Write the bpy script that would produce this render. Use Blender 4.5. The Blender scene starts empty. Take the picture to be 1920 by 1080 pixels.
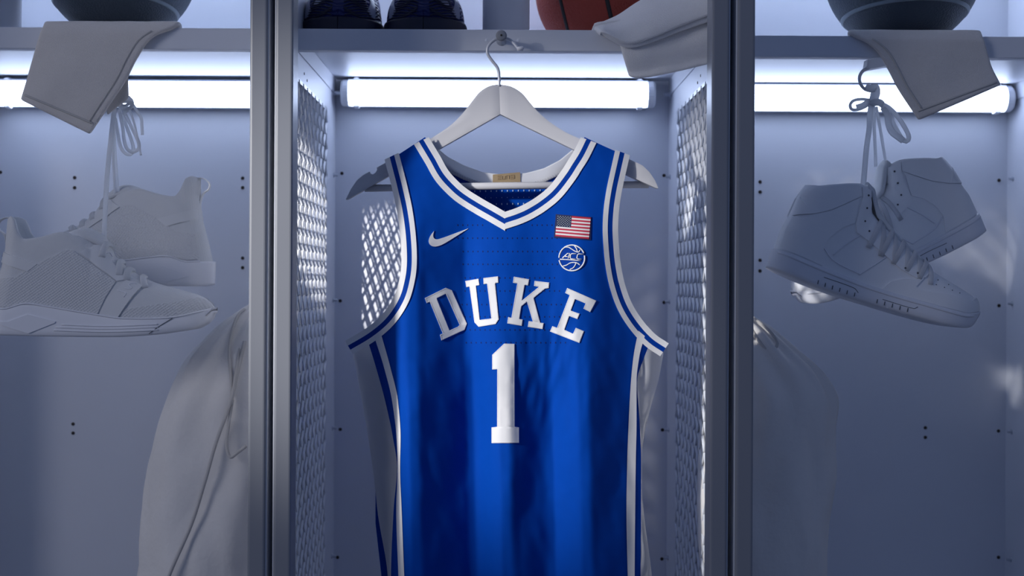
import bpy, bmesh, math, random
from mathutils import Vector, Matrix, noise
from mathutils.geometry import tessellate_polygon

random.seed(4)
sc = bpy.context.scene
C = sc.collection
PI = math.pi

# ------------------------------------------------------------------ camera
F = 2448.0            # focal length in pixels of the 1920 x 1080 frame
D = 1.745             # lens to the front plane of the lockers (y = 0)
ZE = 1.15             # eye height
VX, VY = 940.0, 535.0
ROLL = math.radians(-0.3)
cam_d = bpy.data.cameras.new('camera')
cam = bpy.data.objects.new('camera', cam_d)
C.objects.link(cam)
cam.location = (0, -D, ZE)
cam.rotation_euler = (PI / 2, ROLL, 0)
cam_d.sensor_width = 36.0
cam_d.lens = 36.0 * F / 1920.0
cam_d.shift_x = (960 - VX) / 1920.0
cam_d.shift_y = -(540 - VY) / 1920.0
cam_d.clip_start = 0.05
cam_d.dof.use_dof = True
cam_d.dof.focus_distance = D + 0.115
cam_d.dof.aperture_fstop = 4.5
sc.camera = cam

# ------------------------------------------------------------------ world, lights, exposure
w = bpy.data.worlds.new('world')
sc.world = w
w.use_nodes = True
w.node_tree.nodes['Background'].inputs['Color'].default_value = (0.36, 0.52, 1.0, 1)
w.node_tree.nodes['Background'].inputs['Strength'].default_value = 0.205
sc.view_settings.view_transform = 'Standard'
sc.view_settings.look = 'None'
sc.view_settings.gamma = 1.0
sc.view_settings.exposure = 0.0
sc.view_settings.use_curve_mapping = False


def look(o, target):
    o.rotation_euler = (Vector(target) - o.location).to_track_quat('-Z', 'Y').to_euler()


def area(name, loc, target, size, power, col):
    l = bpy.data.lights.new(name, 'AREA')
    l.shape = 'DISK'
    l.size = size
    l.energy = power
    l.color = col
    o = bpy.data.objects.new(name, l)
    C.objects.link(o)
    o.location = loc
    look(o, target)
    return o


# studio key from the left, far in front of the lockers, a focused lamp
ky_d = bpy.data.lights.new('key_light', 'SPOT')
ky = bpy.data.objects.new('key_light', ky_d)
C.objects.link(ky)
ky.location = (-2.50, -1.72, ZE + 0.80)
look(ky, (-0.01, 0.12, ZE - 0.03))
ky.scale = (0.58, 1.0, 1.0)      # barn doors left and right
ky_d.energy = 430
ky_d.color = (1.0, 0.985, 0.97)
ky_d.shadow_soft_size = 0.09
ky_d.spot_size = math.radians(13.4)
ky_d.spot_blend = 0.5
# added soft fill lamp, high at the front left
area('fill_light', (-3.0, -2.25, 2.3), (-0.2, 0.1, ZE), 1.4, 24, (0.95, 0.94, 1.0))
# hard spot that shines into the left locker and through its mesh side
sp_d = bpy.data.lights.new('spot_light', 'SPOT')
sp = bpy.data.objects.new('spot_light', sp_d)
C.objects.link(sp)
tgt = Vector((-0.30, 0.36, ZE + 0.095))
sp.location = tgt + Vector((-0.43, -1.0, 0.28)) * 2.4
look(sp, tgt)
sp_d.energy = 520
sp_d.color = (1.0, 0.97, 0.95)
sp_d.shadow_soft_size = 0.012
sp_d.spot_size = math.radians(5.2)
sp_d.spot_blend = 0.5

_r = Vector((math.cos(ROLL), 0, -math.sin(ROLL)))
_u = Vector((math.sin(ROLL), 0, math.cos(ROLL)))


def P(px, py, Y):
    t = Y + D
    return Vector((0, -D, ZE)) + _r * ((px - VX) / F * t) + _u * ((VY - py) / F * t) + Vector((0, t, 0))


def S(Y):
    return F / (D + Y)


# ------------------------------------------------------------------ materials
MATS = {}


def mat(name, col, rough=0.5, metal=0.0, bump=None, var=None, spec=0.5, emit=None, sheen=0.0, coat=0.0,
        trans=0.0):
    """bump = (kind, scale, strength, distance); var = (scale, amount) colour mottling"""
    m = bpy.data.materials.new(name)
    m.use_nodes = True
    nt = m.node_tree
    b = nt.nodes['Principled BSDF']
    b.inputs['Base Color'].default_value = (*col, 1)
    b.inputs['Roughness'].default_value = rough
    b.inputs['Metallic'].default_value = metal
    b.inputs['Specular IOR Level'].default_value = spec
    if sheen:
        b.inputs['Sheen Weight'].default_value = sheen
        b.inputs['Sheen Roughness'].default_value = 0.4
    if coat:
        b.inputs['Coat Weight'].default_value = coat
    if emit:
        b.inputs['Emission Color'].default_value = (*emit[0], 1)
        b.inputs['Emission Strength'].default_value = emit[1]
    tc = nt.nodes.new('ShaderNodeTexCoord')
    if var:
        n = nt.nodes.new('ShaderNodeTexNoise')
        n.inputs['Scale'].default_value = var[0]
        n.inputs['Detail'].default_value = 4
        nt.links.new(tc.outputs['Object'], n.inputs['Vector'])
        mx = nt.nodes.new('ShaderNodeMix')
        mx.data_type = 'RGBA'
        mx.inputs[6].default_value = (*[c * (1 - var[1]) for c in col], 1)
        mx.inputs[7].default_value = (*[min(1, c * (1 + var[1])) for c in col], 1)
        nt.links.new(n.outputs['Fac'], mx.inputs[0])
        nt.links.new(mx.outputs[2], b.inputs['Base Color'])
    if bump:
        kind, scale, strength, dist = bump
        bn = nt.nodes.new('ShaderNodeBump')
        bn.inputs['Strength'].default_value = strength
        bn.inputs['Distance'].default_value = dist
        if kind == 'noise':
            t = nt.nodes.new('ShaderNodeTexNoise')
            t.inputs['Scale'].default_value = scale
            t.inputs['Detail'].default_value = 5
            out = t.outputs['Fac']
        elif kind == 'pebble':
            t = nt.nodes.new('ShaderNodeTexVoronoi')
            t.inputs['Scale'].default_value = scale
            out = t.outputs['Distance']
        elif kind == 'knit':
            t = nt.nodes.new('ShaderNodeTexVoronoi')
            t.inputs['Scale'].default_value = scale
            t.inputs['Randomness'].default_value = 0.12
            out = t.outputs['Distance']
            bn.invert = True
        elif kind == 'wave':
            t = nt.nodes.new('ShaderNodeTexWave')
            t.inputs['Scale'].default_value = scale
            t.inputs['Distortion'].default_value = 9
            t.inputs['Detail'].default_value = 1.5
            t.bands_direction = 'Z'
            out = t.outputs['Fac']
        elif kind == 'weave':
            t = nt.nodes.new('ShaderNodeTexWave')
            t.inputs['Scale'].default_value = scale
            t.bands_direction = 'DIAGONAL'
            out = t.outputs['Fac']
        mp = nt.nodes.new('ShaderNodeMapping')
        if kind == 'knit':
            mp.inputs['Rotation'].default_value = (0, math.radians(35), 0)
            mp.inputs['Scale'].default_value = (1, 0.5, 1)
        nt.links.new(tc.outputs['Object'], mp.inputs['Vector'])
        nt.links.new(mp.outputs['Vector'], t.inputs['Vector'])
        nt.links.new(out, bn.inputs['Height'])
        nt.links.new(bn.outputs['Normal'], b.inputs['Normal'])
    if trans:
        b.inputs['Base Color'].default_value = (*col, 1)
        tr = nt.nodes.new('ShaderNodeBsdfTranslucent')
        tr.inputs['Color'].default_value = (*col, 1)
        mxs = nt.nodes.new('ShaderNodeMixShader')
        mxs.inputs[0].default_value = trans
        outn = nt.nodes['Material Output']
        nt.links.new(b.outputs[0], mxs.inputs[1])
        nt.links.new(tr.outputs[0], mxs.inputs[2])
        nt.links.new(mxs.outputs[0], outn.inputs['Surface'])
    MATS[name] = m
    return m


mat('painted_metal', (0.72, 0.74, 0.80), 0.42, 0.0, ('noise', 420, 0.10, 0.0006), (6, 0.03))
mat('frame_metal', (0.26, 0.27, 0.30), 0.38, 0.0, ('noise', 500, 0.10, 0.0006), (7, 0.03))
mat('grille_metal', (0.72, 0.74, 0.78), 0.32, 0.0)
mat('screw_brown', (0.035, 0.026, 0.022), 0.5, 0.3)
mat('zinc', (0.55, 0.58, 0.64), 0.35, 0.6)
mat('hole_light_white', (0.85, 0.88, 0.95), 0.4)
mat('diffuser', (0.9, 0.9, 0.9), 0.4, emit=((0.59, 0.71, 1.0), 6.7))
mat('diffuser_top', (0.9, 0.9, 0.9), 0.4, emit=((0.62, 0.74, 1.0), 14.0))
mat('lamp_plastic', (0.78, 0.79, 0.83), 0.45)
mat('lamp_housing', (0.35, 0.38, 0.45), 0.4)
mat('hanger_paint', (0.68, 0.67, 0.69), 0.42, 0.0, ('noise', 300, 0.05, 0.0005))
mat('hanger_wire', (0.66, 0.67, 0.72), 0.35, 0.2)
mat('jersey_blue', (0.0004, 0.060, 0.40), 0.75, 0, ('weave', 900, 0.12, 0.0004), (60, 0.05), spec=0.06)
mat('trim_blue', (0.0008, 0.045, 0.34), 0.65, 0, ('weave', 900, 0.12, 0.0004), spec=0.08)
mat('trim_white', (0.87, 0.86, 0.86), 0.7, 0, ('noise', 900, 0.15, 0.0004), spec=0.2)
mat('jersey_side_white', (0.88, 0.88, 0.89), 0.75, 0, ('noise', 500, 0.12, 0.0006), spec=0.15, trans=0.45)
mat('twill_white', (0.90, 0.89, 0.89), 0.65, 0, ('weave', 1300, 0.2, 0.0003), spec=0.25)
mat('stitch', (0.62, 0.62, 0.65), 0.8)
mat('perforation', (0.0, 0.012, 0.12), 0.9)
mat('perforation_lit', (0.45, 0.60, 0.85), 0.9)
mat('gold_tag', (0.42, 0.31, 0.18), 0.45, 0.35)
mat('gold_tag_dark', (0.30, 0.21, 0.12), 0.5, 0.3)
mat('patch_navy', (0.012, 0.02, 0.09), 0.8)
mat('patch_red', (0.52, 0.02, 0.06), 0.7)
mat('patch_white', (0.80, 0.78, 0.78), 0.7)
mat('star', (0.55, 0.60, 0.50), 0.8)
mat('towel', (0.76, 0.72, 0.69), 0.95, 0, ('noise', 850, 0.75, 0.0018), (30, 0.05), spec=0.1, sheen=0.25)
mat('towel_white', (0.90, 0.89, 0.89), 0.95, 0, ('noise', 800, 0.75, 0.0018), (30, 0.04), spec=0.1, sheen=0.25)
mat('towel_hem', (0.60, 0.58, 0.56), 0.95, 0, ('weave', 700, 0.4, 0.001), spec=0.1)
mat('ball_slate', (0.060, 0.080, 0.105), 0.55, 0, ('pebble', 330, 0.55, 0.0016), (12, 0.06), spec=0.4)
mat('ball_slate_seam', (0.20, 0.25, 0.29), 0.5)
mat('ball_orange', (0.30, 0.050, 0.035), 0.6, 0, ('pebble', 330, 0.5, 0.0016), (10, 0.08), spec=0.3)
mat('ball_black', (0.012, 0.012, 0.016), 0.55)
mat('bottle_white', (0.66, 0.67, 0.72), 0.4)
mat('bottle_cap', (0.20, 0.22, 0.26), 0.45)
mat('shoe_knit', (0.68, 0.69, 0.71), 0.8, 0, ('knit', 300, 0.65, 0.0022), spec=0.2)
mat('shoe_knit_fine', (0.70, 0.71, 0.73), 0.8, 0, ('knit', 560, 0.45, 0.0010), spec=0.2)
mat('shoe_smooth', (0.72, 0.73, 0.75), 0.55, 0, ('noise', 300, 0.06, 0.0005), spec=0.3)
mat('shoe_rubber', (0.82, 0.83, 0.88), 0.5, 0, None, spec=0.35)
mat('shoe_leather', (0.90, 0.91, 0.93), 0.5, 0, ('noise', 260, 0.10, 0.0006), spec=0.35)
mat('shoe_lining', (0.76, 0.78, 0.80), 0.85, 0, ('noise', 400, 0.2, 0.0008), spec=0.2)
mat('shoe_dark_gap', (0.10, 0.11, 0.13), 0.9)
mat('lace', (0.90, 0.91, 0.93), 0.85, 0, ('weave', 900, 0.3, 0.0005), spec=0.15, trans=0.6)
mat('navy_upper', (0.010, 0.018, 0.115), 0.55, 0, ('wave', 46, 0.8, 0.004), spec=0.35)
mat('navy_sole', (0.006, 0.008, 0.03), 0.5)
mat('navy_mark', (0.24, 0.26, 0.36), 0.4)
mat('cotton', (0.92, 0.89, 0.86), 0.85, 0, ('noise', 90, 0.35, 0.004), (14, 0.05), spec=0.12, trans=0.12)
mat('cotton_cord', (0.76, 0.73, 0.70), 0.9, 0, ('weave', 600, 0.6, 0.001), spec=0.1)
mat('floor_concrete', (0.16, 0.165, 0.18), 0.7, 0, ('noise', 30, 0.15, 0.002), (4, 0.12))
mat('wall_paint', (0.20, 0.21, 0.24), 0.8, 0, ('noise', 120, 0.08, 0.001))


# ------------------------------------------------------------------ helpers
def mk(name, verts, faces, m, parent=None, smooth=False, label=None):
    me = bpy.data.meshes.new(name)
    me.from_pydata([tuple(v) for v in verts], [], faces)
    me.update()
    bm = bmesh.new()
    bm.from_mesh(me)
    bmesh.ops.recalc_face_normals(bm, faces=bm.faces)
    bm.to_mesh(me)
    bm.free()
    if smooth:
        for p in me.polygons:
            p.use_smooth = True
    me.materials.append(MATS[m])
    o = bpy.data.objects.new(name, me)
    C.objects.link(o)
    if parent:
        o.parent = parent
    if label:
        o['label'] = label
    return o


def mkbm(name, bm, m, parent=None, smooth=False, label=None):
    me = bpy.data.meshes.new(name)
    bmesh.ops.recalc_face_normals(bm, faces=bm.faces)
    bm.to_mesh(me)
    bm.free()
    if smooth:
        for p in me.polygons:
            p.use_smooth = True
    me.materials.append(MATS[m])
    o = bpy.data.objects.new(name, me)
    C.objects.link(o)
    if parent:
        o.parent = parent
    if label:
        o['label'] = label
    return o


def thing(name, label, cat, loc=(0, 0, 0), rot=(0, 0, 0), group=None):
    o = bpy.data.objects.new(name, None)
    o.empty_display_size = 0.05
    C.objects.link(o)
    o.location = loc
    o.rotation_euler = rot
    tag(o, label, cat, group)
    return o


def tag(o, label, cat, group=None):
    o['label'] = label
    o['category'] = cat
    if group:
        o['group'] = group


def to_local(parent, pts):
    mi = (Matrix.Translation(parent.location) @ parent.rotation_euler.to_matrix().to_4x4()).inverted()
    return [mi @ Vector(p) for p in pts]


def bm_box(bm, x0, x1, y0, y1, z0, z1, bev=0.0):
    r = bmesh.ops.create_cube(bm, size=1)
    vs = r['verts']
    for v in vs:
        v.co = Vector((x0 + (v.co.x + .5) * (x1 - x0), y0 + (v.co.y + .5) * (y1 - y0), z0 + (v.co.z + .5) * (z1 - z0)))
    if bev:
        es = list({e for v in vs for e in v.link_edges})
        bmesh.ops.bevel(bm, geom=es, offset=bev, segments=3, profile=0.5, affect='EDGES')


def box(name, x0, x1, y0, y1, z0, z1, m, parent=None, bev=0.0, label=None):
    bm = bmesh.new()
    bm_box(bm, x0, x1, y0, y1, z0, z1, bev)
    return mkbm(name, bm, m, parent, label=label)


def lathe(bm, c, axis, prof, seg=20):
    """prof = [(t, r)...] along axis from c"""
    a = Vector(axis).normalized()
    up = Vector((0, 0, 1)) if abs(a.z) < 0.9 else Vector((1, 0, 0))
    e1 = a.cross(up).normalized()
    e2 = a.cross(e1)
    rings = []
    for t, r in prof:
        ring = []
        for k in range(seg):
            an = 2 * PI * k / seg
            ring.append(bm.verts.new(Vector(c) + a * t + (e1 * math.cos(an) + e2 * math.sin(an)) * r))
        rings.append(ring)
    for i in range(len(rings) - 1):
        for k in range(seg):
            bm.faces.new((rings[i][k], rings[i][(k + 1) % seg], rings[i + 1][(k + 1) % seg], rings[i + 1][k]))
    bm.faces.new(rings[0])
    bm.faces.new(list(reversed(rings[-1])))


def catmull(pts, n):
    """resample a polyline smoothly to n points; pts tuples of any length"""
    pts = [Vector(p) for p in pts]
    m = len(pts)
    if m == 2:
        return [pts[0].lerp(pts[1], i / (n - 1)) for i in range(n)]
    ln = [0]
    for i in range(1, m):
        ln.append(ln[-1] + max(1e-9, (pts[i] - pts[i - 1]).length))
    out = []
    for k in range(n):
        s = ln[-1] * k / (n - 1)
        i = 0
        while i < m - 2 and ln[i + 1] < s:
            i += 1
        t = (s - ln[i]) / (ln[i + 1] - ln[i])
        h = ln[i + 1] - ln[i]

        def tang(j):
            if j == 0:
                return (pts[1] - pts[0]) / (ln[1] - ln[0])
            if j == m - 1:
                return (pts[-1] - pts[-2]) / (ln[-1] - ln[-2])
            return (pts[j + 1] - pts[j - 1]) / (ln[j + 1] - ln[j - 1])
        m0, m1 = tang(i) * h, tang(i + 1) * h
        t2, t3 = t * t, t * t * t
        out.append(pts[i] * (2 * t3 - 3 * t2 + 1) + m0 * (t3 - 2 * t2 + t) + pts[i + 1] * (-2 * t3 + 3 * t2) + m1 * (t3 - t2))
    return out


def interp(knots, x):
    """smooth monotone-limited cubic through (x, y) knots"""
    n = len(knots)
    if x <= knots[0][0]:
        return knots[0][1]
    if x >= knots[-1][0]:
        return knots[-1][1]
    i = 0
    while knots[i + 1][0] < x:
        i += 1

    def d(j):
        return (knots[j + 1][1] - knots[j][1]) / (knots[j + 1][0] - knots[j][0])

    def sl(j):
        if j == 0:
            return d(0)
        if j == n - 1:
            return d(n - 2)
        a, b = d(j - 1), d(j)
        if a * b <= 0:
            return 0.0
        return 2 * a * b / (a + b)
    h = knots[i + 1][0] - knots[i][0]
    t = (x - knots[i][0]) / h
    t2, t3 = t * t, t * t * t
    return (knots[i][1] * (2 * t3 - 3 * t2 + 1) + sl(i) * h * (t3 - 2 * t2 + t)
            + knots[i + 1][1] * (-2 * t3 + 3 * t2) + sl(i + 1) * h * (t3 - t2))


def smooth01(a, b, x):
    t = max(0.0, min(1.0, (x - a) / (b - a)))
    return t * t * (3 - 2 * t)


def bm_tube(bm, pts, rn, rb=None, seg=8, closed=False, ref=(0, 1, 0)):
    """tube along pts; rn = half width in the plane across ref, rb = half thickness along ref"""
    rb = rn if rb is None else rb
    pts = [Vector(p) for p in pts]
    n = len(pts)
    rings = []
    ref = Vector(ref)
    for i, p in enumerate(pts):
        if closed:
            t = (pts[(i + 1) % n] - pts[i - 1])
        else:
            t = pts[min(i + 1, n - 1)] - pts[max(i - 1, 0)]
        t = t.normalized() if t.length > 1e-9 else Vector((1, 0, 0))
        e1 = t.cross(ref)
        if e1.length < 1e-3:
            e1 = t.cross(Vector((0.3, 0.2, 1)))
        e1.normalize()
        e2 = t.cross(e1).normalized()
        rr = rn(i / (n - 1)) if callable(rn) else rn
        rings.append([bm.verts.new(p + e1 * (rr * math.cos(2 * PI * k / seg)) + e2 * (rb * math.sin(2 * PI * k / seg)))
                      for k in range(seg)])
    m = n if closed else n - 1
    for i in range(m):
        a, b = rings[i], rings[(i + 1) % n]
        for k in range(seg):
            bm.faces.new((a[k], a[(k + 1) % seg], b[(k + 1) % seg], b[k]))
    if not closed:
        bm.faces.new(rings[0])
        bm.faces.new(list(reversed(rings[-1])))


def tube(name, pts, rn, m, parent=None, rb=None, seg=8, closed=False, ref=(0, 1, 0), label=None):
    bm = bmesh.new()
    bm_tube(bm, pts, rn, rb, seg, closed, ref)
    return mkbm(name, bm, m, parent, True, label)


def poly_sheet(bm, outer, holes, fmap, maxlen, lift, base):
    """tessellate a 2D polygon finely, map with fmap(x, y, lift) and close it down to fmap(x, y, base)"""
    loops = [[Vector((p[0], p[1], 0)) for p in outer]] + [[Vector((p[0], p[1], 0)) for p in h] for h in holes]
    flat = [v for l in loops for v in l]
    tris = tessellate_polygon(loops)
    b2 = bmesh.new()
    vs = [b2.verts.new(v) for v in flat]
    for t in tris:
        if len(set(t)) == 3:
            try:
                b2.faces.new([vs[i] for i in t])
            except ValueError:
                pass
    for it in range(7):
        es = [e for e in b2.edges if e.calc_length() > maxlen]
        if not es:
            break
        bmesh.ops.subdivide_edges(b2, edges=es, cuts=1)
        bmesh.ops.triangulate(b2, faces=[f for f in b2.faces if len(f.verts) > 3])
    b2.verts.index_update()
    top = {v: bm.verts.new(fmap(v.co.x, v.co.y, lift)) for v in b2.verts}
    edg = {}
    for f in b2.faces:
        try:
            bm.faces.new([top[v] for v in f.verts]).smooth = True
        except ValueError:
            pass
    bot = {}
    for e in (b2.edges if lift != base else []):
        if len(e.link_faces) == 1:
            for v in e.verts:
                if v not in bot:
                    bot[v] = bm.verts.new(fmap(v.co.x, v.co.y, base))
                    edg[v] = bm.verts.new(top[v].co)
            a, b = e.verts
            try:
                bm.faces.new((edg[a], edg[b], bot[b], bot[a]))
            except ValueError:
                pass
    b2.free()


def applique(name, outer, holes, fmap, m, parent, maxlen, lift, base=0.0, label=None, smooth=False):
    bm = bmesh.new()
    poly_sheet(bm, outer, holes, fmap, maxlen, lift, base)
    return mkbm(name, bm, m, parent, smooth, label)


def grid_mesh(name, rows, m, parent=None, smooth=True, label=None):
    n = len(rows[0])
    verts = [v for r in rows for v in r]
    faces = []
    for i in range(len(rows) - 1):
        for j in range(n - 1):
            faces.append((i * n + j, i * n + j + 1, (i + 1) * n + j + 1, (i + 1) * n + j))
    return mk(name, verts, faces, m, parent, smooth, label)


def solidify(o, th, offset=0.0):
    md = o.modifiers.new('thickness', 'SOLIDIFY')
    md.thickness = th
    md.offset = offset
    return md


def copy_tree(o, parent=None):
    c = o.copy()
    C.objects.link(c)
    c.parent = parent
    for ch in list(o.children):
        copy_tree(ch, c)
    return c


# ------------------------------------------------------------------ room
fl = box('floor', -3.5, 3.5, -4.0, 0.75, -0.05, 0.0, 'floor_concrete')
fl['kind'] = 'structure'
wb = box('wall_back', -3.5, 3.5, 0.70, 0.80, 0.0, 3.0, 'wall_paint')
wb['kind'] = 'structure'

# ------------------------------------------------------------------ lockers
PITCH = 0.618
WX = 0.3037           # inner face of the side walls
DEP = 0.637           # back wall
TOPZ = ZE + 0.70
SHZ = 0.3747          # shelf top above the eye
LIPY = 0.17
LIPH = 0.0312
MZ1 = 0.305           # top of the grille above the eye
MZ0 = -0.80
MY0, MY1 = 0.1406, 0.5186
CW, CH = 0.042, 0.046

# one grille mesh, shared by every side wall (x = 0 plane, y and z real)


def grille_mesh():
    bm = bmesh.new()
    hw, hh = CW / 2, CH / 2
    ncol = int(round((MY1 - MY0) / CW))
    nrow = int(round((MZ1 - MZ0) / CH))
    ye, zb = MY0 + ncol * CW, MZ1 - nrow * CH
    W, T, PH = 0.0021, 0.0010, math.radians(40)
    ex = Vector((1, 0, 0))

    def bar(y0, z0, y1, z1):
        a, b_ = Vector((0, y0, z0)), Vector((0, y1, z1))
        t = (b_ - a).normalized()
        nrm = t.cross(ex)
        if nrm.z < 0:
            nrm = -nrm
        # the face that looks into the locker is turned upwards
        wd = nrm * math.cos(PH) + ex * math.sin(PH)
        td = t.cross(wd)
        c = [bm.verts.new(p_ + wd * (W * i) + td * (T * j)) for p_ in (a - t * .0012, b_ + t * .0012) for i, j in ((-1, -1), (1, -1), (1, 1), (-1, 1))]
        for f in ((0, 1, 2, 3), (7, 6, 5, 4), (0, 4, 5, 1), (1, 5, 6, 2), (2, 6, 7, 3), (3, 7, 4, 0)):
            bm.faces.new([c[k] for k in f])
    for r in range(nrow):
        for c in range(ncol):
            yc, zc = MY0 + hw + c * CW, MZ1 - hh - r * CH
            n = [(yc, zc + hh), (yc + hw, zc), (yc, zc - hh), (yc - hw, zc)]
            for k in range(4):
                bar(*n[k], *n[(k + 1) % 4])
    # border strips
    for (y0, y1, z0, z1) in ((MY0 - .002, MY0 + .004, zb, MZ1), (ye - .004, ye + .002, zb, MZ1), (MY0, ye, MZ1 - .004, MZ1 + .002), (MY0, ye, zb - .002, zb + .004)):
        bm_box(bm, -.0012, .0004, y0, y1, z0, z1)
    bmesh.ops.recalc_face_normals(bm, faces=bm.faces)
    me = bpy.data.meshes.new('mesh_grille')
    bm.to_mesh(me)
    bm.free()
    me.materials.append(MATS['grille_metal'])
    return me, ye, zb


GM, MYE, MZB = grille_mesh()


def screw_mesh():
    bm = bmesh.new()
    lathe(bm, (0, 0.001, 0), (0, -1, 0), [(0, 0.0032), (0.0016, 0.0032), (0.0026, 0.0024), (0.0028, 0.0008)], 10)
    bmesh.ops.recalc_face_normals(bm, faces=bm.faces)
    me = bpy.data.meshes.new('screw')
    bm.to_mesh(me)
    bm.free()
    me.materials.append(MATS['screw_brown'])
    return me


def bolt_mesh():
    bm = bmesh.new()
    lathe(bm, (0, 0, 0), (1, 0, 0), [(-0.002, 0.0055), (0.002, 0.0055), (0.0022, 0.0030), (0.010, 0.0030), (0.0105, 0.002)], 12)
    bmesh.ops.recalc_face_normals(bm, faces=bm.faces)
    me = bpy.data.meshes.new('bolt')
    bm.to_mesh(me)
    bm.free()
    me.materials.append(MATS['zinc'])
    return me


SCREW, BOLT = screw_mesh(), bolt_mesh()


def inst(name, me, parent, loc, rot=(0, 0, 0), scale=None):
    o = bpy.data.objects.new(name, me)
    C.objects.link(o)
    o.parent = parent
    o.location = loc
    o.rotation_euler = rot
    if scale:
        o.scale = scale
    return o


def locker(cx, label, dz, dzs, screws):
    """cx centre, dz = shelf offset, screws = list of photo points on the back panel"""
    t = thing('open_locker', label, 'locker', (cx, 0, 0), group='row of open metal lockers')
    zs = ZE + SHZ + dz
    bpn = box('back_panel', -WX - .002, WX + .002, DEP, DEP + .002, 0.06, TOPZ, 'painted_metal', t)
    for s in (-1, 1):
        # side wall: solid sheet around the grille opening
        bm = bmesh.new()
        xi, xo = s * WX, s * (WX + .0012)
        x0, x1 = min(xi, xo), max(xi, xo)
        bm_box(bm, x0, x1, 0.004, MY0, 0.06, TOPZ)
        bm_box(bm, x0, x1, MYE, DEP, 0.06, TOPZ)
        bm_box(bm, x0, x1, MY0, MYE, ZE + MZ1, TOPZ)
        bm_box(bm, x0, x1, MY0, MYE, 0.06, ZE + MZB)
        spn = mkbm('side_panel', bm, 'painted_metal', t)
        g = inst('mesh_grille', GM, t, (s * WX, 0, ZE), (0, 0, 0), (s, 1, 1))
        g.location.x = s * (WX + .0008)
        # upright post at the front
        bm = bmesh.new()
        bm_box(bm, *sorted((s * .2800, s * .3036)), 0.0, 0.046, 0.0, TOPZ + .01, 0.0035)
        mkbm('post', bm, 'frame_metal', t, smooth=False)
        # flange that carries the shelf
        sfl = box('shelf_flange', *sorted((s * (WX - .0018), s * WX)), LIPY + .002, DEP - .01, zs - LIPH + .001, zs - .002, 'painted_metal', t)
        for (by, bz) in ((0.222, -0.0115), (0.246, -0.0135)):
            inst('bolt', BOLT, sfl, (s * (WX - .0018), by, zs + bz), (0, 0, 0 if s < 0 else PI), (1.3, 1.3, 1.3))
        for (by, bz) in ((0.255, -0.052), (0.285, -0.058), (0.255, -0.075), (0.285, -0.083)):
            inst('rivet_hole', SCREW, spn, (s * (WX - .0003), by, zs + bz), (0, 0, -s * PI / 2), (0.7, 0.25, 0.7))
        for zz in (0.197, -0.028, -0.259, -0.49):
            inst('bolt', BOLT, spn, (s * WX, DEP - 0.028, ZE + zz), (0, 0, 0 if s < 0 else PI), (0.8, 0.8, 0.8))
        inst('bolt', BOLT, spn, (s * WX, DEP - 0.030, ZE + 0.345), (0, 0, 0 if s < 0 else PI), (1.2, 1.3, 1.3))
    # shelf with folded front lip
    bm = bmesh.new()
    bm_box(bm, -WX + .0025, WX - .0025, LIPY, DEP - .001, zs - .002, zs)
    bm_box(bm, -WX + .0025, WX - .0025, LIPY - .002, LIPY, zs - LIPH, zs, 0.0008)
    bm_box(bm, -WX + .0025, WX - .0025, LIPY, LIPY + .018, zs - LIPH, zs - LIPH + .0018)
    mkbm('shelf', bm, 'painted_metal', t)
    box('top_panel', -WX, WX, 0.002, DEP, TOPZ, TOPZ + .002, 'painted_metal', t)
    box('floor_panel', -WX, WX, 0.002, DEP, 0.06, 0.062, 'painted_metal', t)
    box('plinth', -WX + .01, WX - .01, 0.05, 0.07, 0.0, 0.06, 'frame_metal', t)
    for (px, py) in screws:
        p = P(px, py, DEP)
        inst('screw', SCREW, bpn, (p.x - cx, DEP, p.z))
    return t, zs


sL = [(1, 323), (140, 333), (140, 352), (455, 334), (455, 352), (455, 484), (455, 502), (137, 795), (137, 812), (2, 562)]
sM = [(641, 325), (1245, 329), (638, 564), (1245, 567), (638, 805), (1242, 806), (633, 1045), (1241, 1048)]
sR = [(1425, 341), (1425, 360), (1425, 488), (1425, 508), (1735, 492), (1735, 474), (1735, 802), (1735, 820),
      (1873, 338), (1873, 573), (1872, 808), (1872, 1045)]
lkL, ZSL = locker(-PITCH, 'pale grey metal locker on the left holding the white knit sneakers', 0.0, 0, sL)
lkM, ZSM = locker(0.0, 'pale grey metal locker in the middle holding the blue jersey', 0.0, 0, sM)
lkR, ZSR = locker(PITCH, 'pale grey metal locker on the right holding the leather high-tops', -0.0065, 0, sR)

# small things of the middle shelf lip
for (px, py) in ((912, 75), (972, 75)):  # white discs painted as light shining through two holes in the lip
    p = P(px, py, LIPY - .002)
    inst('lip_hole_light', None or SCREW, lkM, (p.x, LIPY - .002, p.z), (0, 0, 0), (0.8, 0.5, 0.8))
pm = bpy.data.meshes.new('lip_hole_light')
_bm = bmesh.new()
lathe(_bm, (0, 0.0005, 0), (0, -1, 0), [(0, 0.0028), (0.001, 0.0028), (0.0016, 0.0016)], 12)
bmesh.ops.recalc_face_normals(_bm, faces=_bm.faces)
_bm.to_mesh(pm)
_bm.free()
pm.materials.append(MATS['hole_light_white'])
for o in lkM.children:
    if o.name.startswith('lip_hole_light'):
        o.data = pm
for (px, py) in ((938, 113), (964, 113)):
    p = P(px, py, 0.235)
    inst('shelf_slot', SCREW, lkM, (p.x, 0.235, ZSM - .0021), (-PI / 2, 0, 0), (1.1, 0.2, 1.1))


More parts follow.
